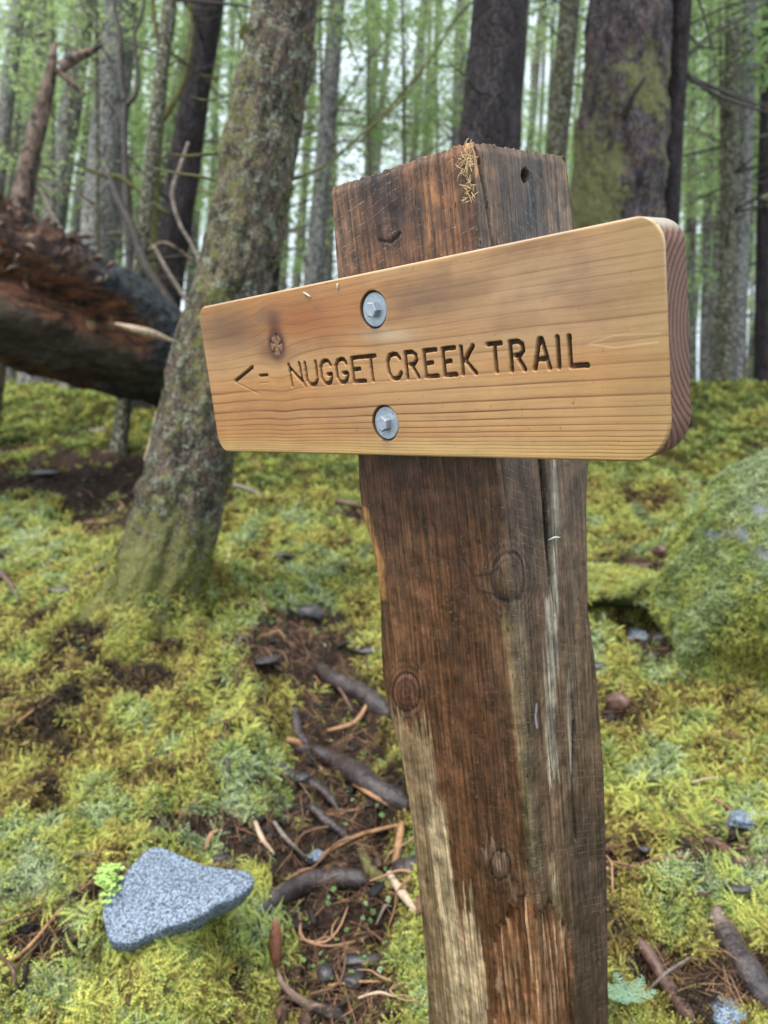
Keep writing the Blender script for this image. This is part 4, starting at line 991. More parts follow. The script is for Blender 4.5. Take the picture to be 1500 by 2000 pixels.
STK = [('long orange stick bent toward the post below the roots', [(628, 1690), (690, 1655), (740, 1640), (800, 1622)], 9, 'stick'), ('orange stick below the wide grey root', [(690, 1550), (730, 1575), (778, 1605)], 9, 'stick'),
       ('crooked orange twig below the purple brown root', [(640, 1445), (690, 1430), (712, 1405), (718, 1385)], 9, 'stick'), ('pale brown stick beside the mossy bank', [(498, 1622), (512, 1660), (535, 1692)], 11, 'palewood'),
       ('grey curved stick right of the pale brown stick', [(535, 1625), (560, 1665), (598, 1695)], 10, 'twig_grey'), ('broad orange split stick against the post', [(785, 1630), (778, 1680), (768, 1722)], 18, 'stick'),
       ('split pale orange stick under the greenish root', [(760, 1735), (790, 1780), (812, 1805)], 20, 'palewood'), ('orange twig on the left bank of moss', [(35, 1425), (68, 1405), (100, 1385)], 7, 'stick'),
       ('long reddish stem rising toward the lime sprig', [(-20, 1925), (50, 1880), (120, 1800), (185, 1742)], 8, 'stick'), ('thin reddish stem under the longest stem', [(-10, 1960), (60, 1885), (100, 1830)], 6, 'root_red'),
       ('curled reddish stem at the lower left edge', [(0, 1895), (25, 1920), (33, 1965)], 8, 'root_red'), ('thin pale stem crossing left of the granite slab', [(45, 1790), (95, 1740), (145, 1695), (190, 1690)], 5, 'twig_grey'),
       ('pale bare stick lying across moss right of the post', [(1352, 1548), (1395, 1538), (1450, 1545)], 8, 'palewood'), ('thin stick leaning over the dark root', [(1262, 1960), (1305, 1925), (1350, 1893)], 7, 'twig_grey'),
       ('brown stick behind the post just above the mossy hump', [(1145, 1132), (1210, 1126), (1275, 1117)], 11, 'root_red'), ('reddish stick on the moss left of the post under the board', [(655, 990), (690, 1000), (720, 1008)], 11, 'root_red'),
       ('lichened branchlet on the moss right of the leaning trunk', [(430, 955), (470, 962), (515, 978)], 9, 'twig_grey'), ('short pale stick stuck in the moss by the leaning trunk', [(443, 1080), (447, 1100), (440, 1112)], 8, 'palewood'),
       ('orange red bark sliver at the wide grey root', [(560, 1465), (580, 1478), (590, 1480)], 16, 'stick'), ('orange stick lying above the granite slab', [(400, 1680), (412, 1655), (430, 1640)], 10, 'stick'),
       ('dark thin twig standing in moss left of the roots', [(430, 1455), (442, 1500), (450, 1545)], 10, 'twig_dark'), ('brown twig above the bark chips', [(440, 1185), (475, 1195), (530, 1205)], 9, 'root_red'),
       ('orange twig beside the black bark chunk', [(505, 1175), (515, 1195), (522, 1215)], 7, 'stick'), ('thin brown stick high on the left slope', [(0, 1130), (25, 1165), (38, 1190)], 12, 'root_red'),
       ('grey dark twig lying behind the leaning trunk foot', [(150, 1145), (185, 1130), (235, 1100)], 10, 'twig_dark'), ('straight twig across the soil at the bottom', [(640, 1945), (690, 1940), (745, 1935)], 7, 'stick'),
       ('small twig under the dark wet root', [(735, 1830), (752, 1800), (765, 1790)], 6, 'twig_grey'), ('thin twig running down from the pale bare stick', [(1400, 1590), (1415, 1610), (1420, 1640)], 6, 'twig_grey'),
       ('orange blade of dead wood on the grey stone', [(1378, 1570), (1410, 1590), (1440, 1612)], 9, 'stick'), ('brown twig low between post and root', [(1196, 1905), (1215, 1935), (1225, 1975)], 8, 'twig_dark'),
       ('reddish twig along the lower left soil', [(0, 1990), (60, 1935), (115, 1895)], 6, 'root_red'), ('brown twig rising through golden moss', [(268, 1210), (275, 1250), (272, 1300)], 6, 'root_red'),
       ('broken twig below the purple root', [(650, 1340), (672, 1375), (688, 1410)], 8, 'root_red'), ('small orange twig right of the slab tip', [(560, 1735), (590, 1722), (610, 1712)], 7, 'stick'),
       ('pale twig near the bottom centre', [(700, 1975), (740, 1960), (770, 1965)], 6, 'palewood')]
for i, (lab, pix, w_, mk) in enumerate(STK):
    GT('stick', lab, 'stick', pix, [w_ * .75] + [w_] * (len(pix) - 2) + [w_ * .5], M[mk], sides=7, n=12, seed=30 + i, lift=1.4, rough=.15, fq=40, group='sticks on the forest floor')
CH = [('black lumpy bark chunk above the path of roots', 600, 1208, 40, 16, 20), ('flat dark bark plate on the moss under the board', 548, 1092, 30, 14, 8), ('long black chip behind the leaning trunk foot', 120, 1163, 38, 12, 9),
      ('black chip on the soil below the bark chunk', 520, 1300, 24, 30, 10), ('dark upright chip beside the mossy root end', 722, 1280, 34, 14, 8), ('round black stone near the bottom centre', 637, 1917, 20, 20, 15),
      ('dark angular stone right of the round black one', 690, 1928, 26, 22, 13), ('flat dark shard above the angular stone', 700, 1888, 46, 16, 8), ('dark chip in the moss bank left of the roots', 590, 1530, 16, 22, 8),
      ('black stone chip behind the board level with the log', 190, 845, 26, 8, 8), ('dark bark flake left of the leaning trunk', 90, 930, 40, 12, 8), ('reddish wood chunk right of the post', 1208, 1392, 26, 18, 18),
      ('brown bark lump in the gap above the mossy hump', 1300, 1085, 30, 14, 14), ('dark chip in the moss right of the post, by the leaf', 1258, 1672, 20, 12, 7), ('dark flake at the right edge under the arched root', 1440, 1740, 32, 26, 9),
      ('black chip beside the pale bare root', 650, 1990, 22, 16, 9), ('black chip just right of the post at root height', 1170, 1310, 22, 12, 8), ('dark flat chip under the slab tip', 430, 1690, 28, 8, 7)]
for i, (lab, a, b, sx, sy, sz) in enumerate(CH):
    q = gp(a, b); s = q[1] / F * .85; q[2] += sz * s * .25 + .010
    rock('wood_chip' if 'stone' not in lab else 'stone', lab, 'wood chip' if 'stone' not in lab else 'stone', q, (sx * s, sy * s * 1.3, sz * s), M['root_red'] if 'reddish' in lab or 'brown' in lab else M['bark_chunk'], 300 + i, 9, .18, 'dark chips on the forest floor', rot=random.uniform(-.5, .5), rows=14, sides=20)
for lab, a, b, sx, sy, sz in (('grey stone half sunk in moss under the pale bare stick', 1448, 1600, 48, 40, 16), ('pale speckled stone cut by the bottom edge', 1418, 1985, 40, 30, 22), ('blue grey rock in the hollow under the mossy hump', 1240, 1250, 26, 24, 16), ('dark wet rock in the hollow, beside the blue grey one', 1300, 1255, 40, 24, 20), ('small white stone at the fork of the orange stick', 615, 1680, 18, 14, 15)):
    q = gp(a, b); s = q[1] / F; q[2] += sz * s * .1
    rock('stone', lab, 'stone', q, (sx * s, sy * s * 1.3, sz * s), M['bark_chunk'] if 'dark' in lab else M['granite'], int(a), 12, .1, 'stones in the moss')
# spruce cone
q = gp(541, 1905); L = .075
pts = np.array([q + (0, 0, .012), q + (-.004, .01, .012 + L * .5), q + (-.006, .03, .012 + L)])
p = smooth_path(pts, 40)
v, f = tube(p, .011 * np.sin(np.linspace(.25, 2.9, 40))**.7, 16, radfn=lambda r, a, s: r * (1 + .22 * np.abs(np.sin(s * 700 + a * 3))))
o = link('spruce_cone', mesh('spruce_cone', v - q, f), M['cone'], None, q); tag(o, 'small red brown cone standing above the pale bare root', 'cone')
# dried leaf and chips
def leaf(name, lab, px, py, L, mat, seed):
    rs = np.random.RandomState(seed); q = gp(px, py, .01); n = 9; rows = []
    for i in range(n):
        t = i / (n - 1); wd = L * .42 * math.sin(math.pi * min(t * 1.05, 1))**.8 + .0005
        for s in np.linspace(-1, 1, 5): rows.append((s * wd + .1 * L * math.sin(t * 3), (t - .5) * L, .25 * L * (s * s) * math.sin(t * 3.1) + .12 * L * math.sin(t * 5)))
    v = np.array(rows); f = gridfaces(n, 5); v = np.vstack([v, v - (0, 0, .0006)]); f = np.vstack([f, f[:, ::-1] + n * 5])
    o = link(name, mesh(name, v, f), mat, None, q); o.rotation_euler = (.7, .2, rs.uniform(0, 6)); tag(o, lab, 'leaf')
leaf('dry_leaf', 'curled tan leaf on the moss right of the post', 1257, 1722, .055, M['stick'], 1)
leaf('dry_leaf', 'small reddish leaf just above the tan curled one', 1208, 1748, .03, M['root_red'], 2)
# hemlock sprig bottom right
q = gp(1230, 1960, .03); parts = []
rs = np.random.RandomState(8)
def sprig_part(root, d, L, nn_, lw):
    d = d / np.linalg.norm(d); s_ = np.cross(d, (0, 0, 1)); s_ /= np.linalg.norm(s_); out = []
    out.append(tube(np.array([root, root + d * L]), [.0012, .0006], 5))
    for i in range(nn_):
        t = (i + .5) / nn_; a = root + d * L * t; l = lw * math.sin(math.pi * (.25 + .7 * t)) + .002
        for s in (-1, 1):
            b = a + (s_ * s + d * .45) * l; w_ = d * .0011
            out.append((np.array([a - w_, b - w_ * .6, b + w_ * .6, a + w_]) + (0, 0, .001 * rs.normal()), np.array([(0, 1, 2, 3)])))
    return out
for az, L in ((2.4, .055), (1.7, .06), (.9, .06), (.2, .05), (3.0, .045)):
    parts += sprig_part(q, np.array([math.cos(az), math.sin(az), .25]), L, 16, .011)
v, f = join(parts); n_ = N('pale_hemlock'); M['sprig'] = n_.done(n_.mix(n_.noise(n_.obj(), 90, 3), (.16, .30, .17), (.38, .52, .36)), .55)
o = link('hemlock_sprig', mesh('hemlock_sprig', v - q, f, smooth=False), M['sprig'], None, q); tag(o, 'pale green hemlock sprig on the ground at the foot of the post', 'sprig')

# ------------------------------------------------------------------ mossy boulder on the right
bc = gp(1500, 1330); bc = bc + np.array([.34, .22, .12])
pos = {}
n_ = N('mossy_rock'); o_ = n_.obj(); mk_ = n_.attr('bare')
M['boulder'] = n_.done(n_.mix(mk_, n_.mix(n_.noise(o_, 12, 4), (.035, .042, .014), (.09, .10, .03)), n_.mix(n_.noise(o_, 60, 5, .7), (.09, .105, .115), (.23, .26, .285))), .85, n_.bump(n_.noise(o_, 40, 5, .7), .8, .01), .2)
def barefn(q):
    a_, b_ = proj(q); r_ = np.zeros(len(q))
    for a, b, rx, ry in ((1404, 1042, 22, 14), (1452, 1048, 15, 16), (1482, 992, 34, 10), (1500, 1080, 20, 12)): r_ = np.maximum(r_, sm(1.15, .85, np.hypot((a_ - a) / rx, (b_ - b) / ry) + .5 * vn(q[:, 0] * 40, q[:, 1] * 40, q[:, 2] * 40)))
    return r_
BO = empty('mossy_boulder', bc - (0, 0, .1), 'big rounded boulder wrapped in green moss with bare grey patches on top', 'boulder')
o, bv_ = rock('stone', None, None, np.array([0, 0, .1]), (.52, .48, .50), M['boulder'], 12, 9, .17, parent=BO, rows=60, sides=90, soft=.06)
bf = (bv_ + bc).reshape(-1, 3); at_ = o.data.attributes.new('bare', 'FLOAT', 'POINT'); at_.data.foreach_set('value', barefn(bf).astype(np.float32))
tri = gridfaces(60, 90, True); a_, b_, c_, d_ = [bf[tri[:, k]] for k in range(4)]
nrm_b = np.cross(b_ - a_, d_ - a_); ar = np.linalg.norm(nrm_b, axis=1); ok = ar > 1e-9
prob = ar * ok; prob /= prob.sum(); pick = RS.choice(len(tri), 30000, p=prob); s1, s2 = RS.uniform(0, 1, (2, 30000, 1))
pp = (a_[pick] * (1 - s1) + b_[pick] * s1) * (1 - s2) + (d_[pick] * (1 - s1) + c_[pick] * s1) * s2
nb2 = nrm_b[pick] / ar[pick][:, None]
if ((pp - bc) * nb2).sum(1).mean() < 0: nb2 = -nb2
bare = barefn(pp)
keep = (bare < .5) & (pp[:, 2] > G(pp[:, 0], pp[:, 1]) - .02)
pp, nb2 = pp[keep], nb2[keep]
bt = np.clip(.80 + .12 * nb2[:, 2] - .25 * (nb2[:, 2] < .2) * vn(pp[:, 0] * 9, pp[:, 1] * 9, pp[:, 2] * 9) + .35 * fbm(pp[:, 0] * 6, pp[:, 1] * 6, pp[:, 2] * 6, 4, 3) + .1 * nb2[:, 2] + RS.normal(0, .08, len(pp)), 0, 1)
scatter('moss', pp - (bc - (0, 0, .1)) - nb2 * .003, nb2 + np.array([0, 0, .2]), RS.uniform(.5, 1.3, len(pp)) * .75, bt, 'moss_tufts', parent=BO)

# mossy ledge with a dark hollow under it, between the post and the boulder
lc = gp(1235, 1215) + np.array([0, .10, .095]); LE_ = empty('mossy_ledge', lc, 'low mossy rock ledge with a dark gap beneath, between the post and the boulder', 'rock')
o, lv_ = rock('stone', None, None, np.array([0, 0, 0.]), (.27, .20, .075), M['boulder'], 22, 10, .22, parent=LE_, rows=30, sides=60, soft=.07)
lf = (lv_ + lc).reshape(-1, 3); o.data.attributes.new('bare', 'FLOAT', 'POINT')
tri = gridfaces(30, 60, True); a_, b_, c_, d_ = [lf[tri[:, k]] for k in range(4)]; nl_ = np.cross(b_ - a_, d_ - a_); al_ = np.linalg.norm(nl_, axis=1)
pk = RS.choice(len(tri), 6500, p=al_ / al_.sum()); s1, s2 = RS.uniform(0, 1, (2, 6500, 1)); pq = (a_[pk] * (1 - s1) + b_[pk] * s1) * (1 - s2) + (d_[pk] * (1 - s1) + c_[pk] * s1) * s2
nq = nl_[pk] / (al_[pk][:, None] + 1e-12); nq = nq if ((pq - lc) * nq).sum(1).mean() > 0 else -nq; kp = nq[:, 2] > -.25; pq, nq = pq[kp], nq[kp]
scatter('moss', pq - lc, nq, RS.uniform(.4, 1.3, len(pq)), np.clip(RS.normal(.66, .22, len(pq)), 0, 1), 'moss_tufts', parent=LE_)

# ------------------------------------------------------------------ trees
def sprays(rs, n, z0, z1, R0, R1, leaf_n=9, leaf=.055):
    """drooping hemlock branches: flat sprays of small leaf clumps (vectorised per branch)"""
    vs, fs = [], []; o = 0
    for i in range(n):
        t = rs.uniform(0, 1); z = z0 + (z1 - z0) * t; L = (R0 + (R1 - R0) * t) * rs.uniform(.6, 1.15); az = rs.uniform(0, 6.28)
        d = np.array([math.cos(az), math.sin(az), 0]); s = np.array([-math.sin(az), math.cos(az), 0]); up = np.array([0, 0, 1.])
        dr = rs.uniform(.03, .16)
        k = max(int(L / .11), 3)
        for j in range(1, k + 1):
            q = j / k
            if q < .3: continue
            p = d * L * q + up * (z + .12 * L * q - dr * L * q * q)
            tl_ = .42 * L * (1 - .7 * q) * rs.uniform(.7, 1.2)
            for sgn in (-1, 1):
                td = s * sgn * .85 + d * .5; m = max(int(tl_ / (leaf * .8)), 2)
                tq = (np.arange(m) + rs.uniform(.2, .8)) / m
                base = p + td * tl_ * tq[:, None] - up * (.18 * tl_ * tq**2)[:, None]
                nn2 = len(base); ll = leaf * rs.uniform(.7, 1.5, nn2)[:, None]; a2 = rs.uniform(-1.2, 1.2, nn2)[:, None]
                dd = td * np.cos(a2) + np.cross(up, td) * np.sin(a2) + up * rs.uniform(-.5, .15, nn2)[:, None]
                ww = np.cross(dd, up * .6 + rs.normal(0, 1.0, (nn2, 3))); ww /= np.linalg.norm(ww, axis=1)[:, None] + 1e-9
                q0, q1, q2, q3 = base, base + dd * ll * .5 + ww * ll * .22, base + dd * ll, base + dd * ll * .5 - ww * ll * .22
                vs.append(np.stack([q0, q1, q2, q3], 1).reshape(-1, 3)); ii = o + 4 * np.arange(nn2)[:, None] + np.arange(4)[None]; fs.append(ii); o += 4 * nn2
        vs.append(np.array([up * z, up * z + s * .006, d * L + up * (z + .12 * L - dr * L)])); fs.append(np.array([[o, o + 1, o + 2, o + 2]])[:, :4]); o += 3
    f = np.vstack(fs); bad = f[:, 2] == f[:, 3]
    return np.vstack(vs), [f[~bad], f[bad][:, :3]]
CROWN = []
for i in range(4):
    rs = np.random.RandomState(400 + i); v, f = sprays(rs, 30, 0, 9.0, 2.6, 1.3, leaf=.07)
    me = mesh('crown', v, f, smooth=False); me.materials.append(M['leafa'] if i % 2 else M['leafb']); CROWN.append(me)
YOUNG = []
for i in range(2):
    rs = np.random.RandomState(430 + i); v, f = sprays(rs, 48, 0, 2.6, 1.0, .35, leaf=.05)
    me = mesh('crown', v, f, smooth=False); me.materials.append(M['leafb']); YOUNG.append(me)

def trunk_mesh(x0, x1, wpx, d, top=9.0, flare=.35, sides=20, rows=70, rough=.10, fq=9, seed=0, xb=None, curve=0.0):
    """trunk through photo px (x0 at y=0), (x1 at y=500), depth d; returns verts(world), faces, base"""
    A, B_ = P(x0, 0, d), P(x1, 500, d); up = (A - B_) / np.linalg.norm(A - B_)
    p = B_.copy()
    for _ in range(200):
        if p[2] < G(p[0], p[1]) - .0: break
        p = p - up * .03
    base = p.copy(); L = (top + 1) / max(up[2], .5)
    s = np.concatenate([np.linspace(-.15, 1.2, 26), np.linspace(1.2, L, rows - 26)[1:]])
    ctr = base + up * s[:, None]
    r0 = wpx * .5 * d / F; s_mid = np.linalg.norm((A + B_) / 2 - base)
    rad = r0 * (1 + .35 * (s_mid - s) / max(L, 1)) * (1 + flare * np.exp(-np.maximum(s, 0) / .22)); rad = np.maximum(rad, .012)
    if curve: ctr = ctr + np.array([1, 0, 0]) * (curve * np.sin(s * 1.1 + seed))[:, None] * sm(0, .8, s)[:, None]
    v, f = tube(ctr, rad, sides, rough, fq, seed, .3, caps=True)
    return v, f, base, up, rad[0]

TREES = [  # label, x0, x1, w, depth, bark, crown start height or None
    ('dark thick spruce trunk rising straight above the top of the post', 978, 943, 116, 4.6, 'bark_dark', 5.5),
    ('slender mossy trunk between the dark spruce and the big scaly one', 1114, 1070, 42, 7.0, 'bark_mossy', 4.0),
    ('narrow dark trunk hugging the right side of the big scaly spruce', 1331, 1300, 42, 6.0, 'bark_dark', 4.5),
    ('dark purple trunk with a swollen burl left of the leaning lichen tree', 408, 335, 58, 6.5, 'bark_dark', 4.5),
    ('broad pale grey trunk above the middle of the fallen log', 238, 188, 66, 8.0, 'bark_pale', 4.0),
    ('pale grey trunk second from the left edge, left of the broad pale one', 168, 98, 40, 9.0, 'bark_pale', 3.5),
    ('grey trunk leaning out of the top left corner', 40, -25, 28, 9.0, 'bark_pale', 3.8),
    ('thin grey trunk behind the broken snag', 84, 38, 20, 12.0, 'bark_far', 3.0),
    ('thin yellow mossy trunk above the right part of the log', 335, 276, 26, 5.5, 'bark_mossy', 4.2),
    ('dark slim trunk just right of the leaning lichen tree', 585, 537, 28, 9.0, 'bark_dark', 3.5),
    ('straight grey trunk halfway between the lichen tree and the post', 656, 618, 34, 8.0, 'bark_pale', 3.8),
    ('pale thin trunk close to the left side of the dark thick spruce', 902, 880, 21, 11.0, 'bark_pale', 3.0),
    ('mottled grey trunk near the right edge, reaching the top', 1468, 1446, 25, 8.0, 'bark_pale', 3.6),
    ('mossy greenish trunk right of the board end', 1436, 1418, 28, 7.5, 'bark_mossy', 4.0),
    ('thin whitish trunk right beside the mossy greenish one', 1452, 1441, 13, 10.0, 'bark_pale', 3.0),
    ('dark trunk cut by the right edge', 1502, 1492, 26, 9.0, 'bark_dark', 3.0),
    ('thin pole trunk left of the mossy greenish one', 1392, 1380, 14, 12.0, 'bark_far', 3.0),
    ('very thin trunk just beyond the rounded board end', 1358, 1352, 10, 13.0, 'bark_far', 3.0),
    ('thin grey trunk left of the broad pale one, by its side', 206, 140, 22, 11.0, 'bark_far', 3.0),
    ('thin pale trunk filling the gap left of the burl tree', 375, 292, 16, 12.0, 'bark_far', 3.0),
    ('very thin grey trunk centred in the bright gap', 760, 728, 9, 15.0, 'bark_far', 2.5),
    ('thin grey trunk against the light left of the pale thin one', 842, 820, 10, 15.0, 'bark_far', 2.5)]
def add_crown(root, me, z, rot, sc=1.0, up=None):
    c_ = bpy.data.objects.new('crown', me); COL.objects.link(c_); c_.parent = root
    uu = up if up is not None else np.array([0, 0, 1.]); c_.location = tuple(uu * z); c_.rotation_euler = (0, 0, rot); c_.scale = (sc, sc, sc); return c_
def stubs(root, base, up, d, rad, n, z0, z1, seed, mat, Lr=(.15, .5), side=None):
    rs = np.random.RandomState(seed)
    for i in range(n):
        z = rs.uniform(z0, z1); az = rs.uniform(0, 6.28) if side is None else side + rs.normal() * .5
        dd = np.array([math.cos(az), math.sin(az), rs.uniform(-.25, .35)]); L = rs.uniform(*Lr)
        p = [up * z, up * z + dd * (rad + L * .4), up * z + dd * (rad + L) + np.array([0, 0, rs.uniform(-.25, .15) * L])]
        sp8 = smooth_path(p, 8); prt = [tube(sp8, np.linspace(.010, .0025, 8) * (.8 + .6 * L), 5, .2, 20, i)]
        for q8 in (3, 4, 5, 6):
            if rs.uniform() < .8:
                e8 = dd * .5 + np.cross(dd, (0, 0, 1)) * rs.choice([-1, 1]) * .7 + np.array([0, 0, rs.uniform(-.4, .5)]); l8 = L * rs.uniform(.2, .55)
                prt.append(tube(smooth_path([sp8[q8], sp8[q8] + e8 * l8 * .5 + (0, 0, rs.normal() * .03), sp8[q8] + e8 * l8], 6), np.linspace(.005, .0018, 6) * (.8 + .5 * L), 4, .1, 20, i, caps=False))
        v, f = join(prt); link('branch', mesh('branch', v, f, attrs={'moss': np.ones(len(v)) * .5}), mat, root)
for i, (lab, x0, x1, wd, d, bk, cz) in enumerate(TREES):
    v, f, base, up, r0 = trunk_mesh(x0, x1, wd, d, seed=i, rough=.14 if wd > 40 else .08, sides=40 if wd > 50 else 14, rows=160 if wd > 50 else 60, curve=.012 if wd < 40 else 0)
    root = empty('spruce_tree', base, lab, 'tree', 'conifers standing behind the signpost')
    link('trunk', mesh('trunk', v - base, f, attrs={'moss': np.zeros(len(v))}), M[bk], root)
    if cz: add_crown(root, CROWN[i % 4], cz, i * 1.7, 1.0, up)
    stubs(root, base, up, d, r0 * .6, 17 if wd > 30 else 13, 1.0, 5.5, 700 + i, M['twig_grey'] if 'pale' in bk or 'far' in bk else M['twig_dark'], (.3, 1.5))

# far trunks
rs = np.random.RandomState(21)
farmesh = []
for i in range(4):
    v, f = tube(smooth_path([(0, 0, -.4), (.04 * rs.normal(), 0, 5), (.1 * rs.normal(), .1, 15)], 30), np.linspace(.095, .04, 30), 9, .1, 6, i); farmesh.append(mesh('trunk', v, f, attrs={'moss': np.zeros(len(v))})); farmesh[-1].materials.append(M['bark_far'])
nfar = 0
for i in range(86):
    d = rs.uniform(12, 34); px = rs.uniform(-80, 1580)
    x = (px - 750) / F * d; s = rs.uniform(.55, 1.5)
    z = float(G(x, d)); root = empty('far_tree', (x, d, z), 'thin grey conifer far back in the bright hazy wood', 'tree', 'thin conifers far back in the wood')
    t_ = bpy.data.objects.new('trunk', farmesh[i % 4]); COL.objects.link(t_); t_.parent = root; t_.scale = (s, s, 1); t_.rotation_euler = (rs.normal() * .02, .06 + rs.normal() * .03, 0)
    if rs.uniform() < .80: add_crown(root, CROWN[i % 4], rs.uniform(1.5, 5.5), rs.uniform(0, 6.28), rs.uniform(.8, 1.2))
    nfar += 1
# young hemlocks in the understorey
for i, (px, d, zz, sc, lab) in enumerate([(95, 8.5, 2.0, 1.2, 'young hemlock with light green sprays behind the broken snag'), (475, 8.0, 2.0, 1.1, 'young hemlock with sprays hanging left of the leaning lichen tree'),
        (715, 9.5, 2.2, 1.3, 'young hemlock with light sprays in the gap above the board'), (850, 11, 2.0, 1.4, 'young hemlock between the bright gap and the dark spruce'), (1400, 7.5, 2.6, 1.2, 'young hemlock with sprays over the right side of the board'),
        (1490, 10, 1.8, 1.4, 'young hemlock at the right edge of the wood'), (1075, 10, 2.4, 1.2, 'young hemlock behind the slender mossy trunk'), (250, 11, 1.8, 1.4, 'young hemlock seen past the broad pale trunk'), (1345, 14, 1.4, 1.3, 'young hemlock just beyond the board end'),
        (590, 13, 1.6, 1.4, 'young hemlock deep behind the leaning lichen tree'), (15, 12, 1.6, 1.4, 'young hemlock deep at the left edge'), (1372, 13, .15, .8, 'small hemlock sapling on the bank edge just right of the board end'), (1450, 12, .1, .7, 'small hemlock sapling at the foot of the mossy greenish trunk'), (1415, 17, .1, 1.0, 'bushy hemlock sapling farther back on the right bank'), (60, 13, .1, .8, 'small hemlock sapling low behind the log, near the left edge'), (250, 14, .1, .9, 'small hemlock sapling low behind the log, toward the leaning tree'), (180, 7.5, 3.0, 1.1, 'young hemlock crown between the snag and the broad pale trunk'), (620, 8.5, 3.4, 1.2, 'young hemlock crown right of the leaning tree top'), (780, 7.8, 3.2, 1.1, 'young hemlock crown left of the dark spruce top'), (1430, 10, 3.4, 1.5, 'young hemlock crown among the thin trunks at the right')]):
    x = (px - 750) / F * d; b = np.array([x, d, float(G(x, d))]); root = empty('young_hemlock', b, lab, 'tree', 'young hemlocks under the taller trees')
    v, f = tube(smooth_path([(0, 0, -.2), (.05, 0, 2), (0, .05, zz + 2.8 * sc)], 20), np.linspace(.035, .008, 20), 7, .1, 10, i); link('trunk', mesh('trunk', v, f, attrs={'moss': np.zeros(len(v))}), M['bark_mossy'], root)
    add_crown(root, YOUNG[i % 2], zz, i * 2.1, sc)

# ---- big scaly spruce (detailed trunk)
def big_trunk(lab, path_px, d, bark, sides, n, rough, fq, seed, mossfn=None, flare=None, topz=9.0, name='spruce_tree', ddepth=0.0):
    """path_px: list (x, y, width) bottom to top"""
    pts, rads = [], []
    for x_, y_, w_ in path_px:
        dd = d + ddepth * (1150 - y_) / 1000; pts.append(P(x_, y_, dd)); rads.append(w_ * .5 * dd / F)
    a, b = pts[-2], pts[-1]; dirn = (b - a) / np.linalg.norm(b - a); k = max((topz - b[2]) / max(dirn[2], .3), .5); pts.append(b + dirn * k); rads.append(rads[-1] * .55)
    seglen = np.concatenate([[0], np.cumsum(np.linalg.norm(np.diff(pts, axis=0), axis=1))])
    raw = smooth_path(pts, 400); sl = np.concatenate([[0], np.cumsum(np.linalg.norm(np.diff(raw, axis=0), axis=1))])
    vis = seglen[-2] / seglen[-1]; nn = int(n * .85); tt = np.concatenate([np.linspace(0, vis, nn), np.linspace(vis, 1, n - nn + 1)[1:]]) * sl[-1]
    path = np.stack([np.interp(tt, sl, raw[:, k]) for k in range(3)], 1); rad = np.interp(tt, seglen * sl[-1] / seglen[-1], rads)
    v, f = tube(path, rad, sides, rough, fq, seed, .35); base = pts[0].copy()
    qx_, qy_ = proj(v); ms = mossfn(qx_, qy_, v) if mossfn else np.zeros(len(v))
    root = empty(name, base, lab, 'tree', 'conifers standing behind the signpost' if name == 'spruce_tree' else None)
    link('trunk', mesh('trunk', v - base, f, attrs={'moss': ms}), M[bark], root); return root, base, path, rad
b3 = gp(1195, 905)
def m3(x, y, v): return .2 + 1.1 * fbm(v[:, 0] * 14, v[:, 1] * 14, v[:, 2] * 14, 3, 4) + 1.0 * gauss(x, y, 1180, 320, 60, 60) + .9 * gauss(x, y, 1270, 170, 40, 60) + 1.0 * gauss(x, y, 1160, 400, 50, 45) + .6 * gauss(x, y, 1150, 500, 90, 120) - .6 * sm(120, 0, y) - .5 * gauss(x, y, 1250, 350, 40, 90)
T3, T3b, p3, r3 = big_trunk('big scaly spruce with yellow moss and a broken stub right of the post', [(1188, 960, 280), (1190, 870, 240), (1196, 650, 195), (1205, 430, 172), (1215, 230, 164), (1228, 0, 156)], 5.8, 'bark_scaly', 110, 420, .20, 16, 5, m3)
add_crown(T3, CROWN[0], 6.0, .3)
s0 = P(1216, 235, 5.52); v, f = tube(smooth_path([s0, P(1228, 205, 5.42), P(1240, 180, 5.35), P(1262, 148, 5.28)], 14), np.linspace(.036, .012, 14), 8, .3, 20, 3)
link('broken_branch', mesh('broken_branch', v - T3b, f, attrs={'moss': np.zeros(len(v))}), M['twig_dark'], T3)
# ---- leaning lichen tree
def m1(x, y, v): return .9 * sm(900, 1150, y) + .5 * gauss(x, y, 420, 700, 60, 150) + .25 * sm(40, -40, x - (430 - (y - 620) * .2)) + .3 * vn(v[:, 0] * 6, v[:, 1] * 6, v[:, 2] * 2, 4)
g1 = gp(300, 1190)
T1, T1b, p1, r1 = big_trunk('leaning tree covered in lichen and moss at the left of the board', [(262, 1340, 320), (280, 1250, 240), (302, 1170, 186), (330, 1060, 168), (362, 930, 160), (398, 780, 150), (430, 640, 146), (468, 500, 142), (497, 350, 138), (523, 200, 134), (545, 80, 130), (560, 0, 126)], float(g1[1]), 'bark_lichen', 130, 620, .22, 26, 9, m1, name='lichen_tree', topz=8)
add_crown(T1, CROWN[1], 6.0, 1.0)
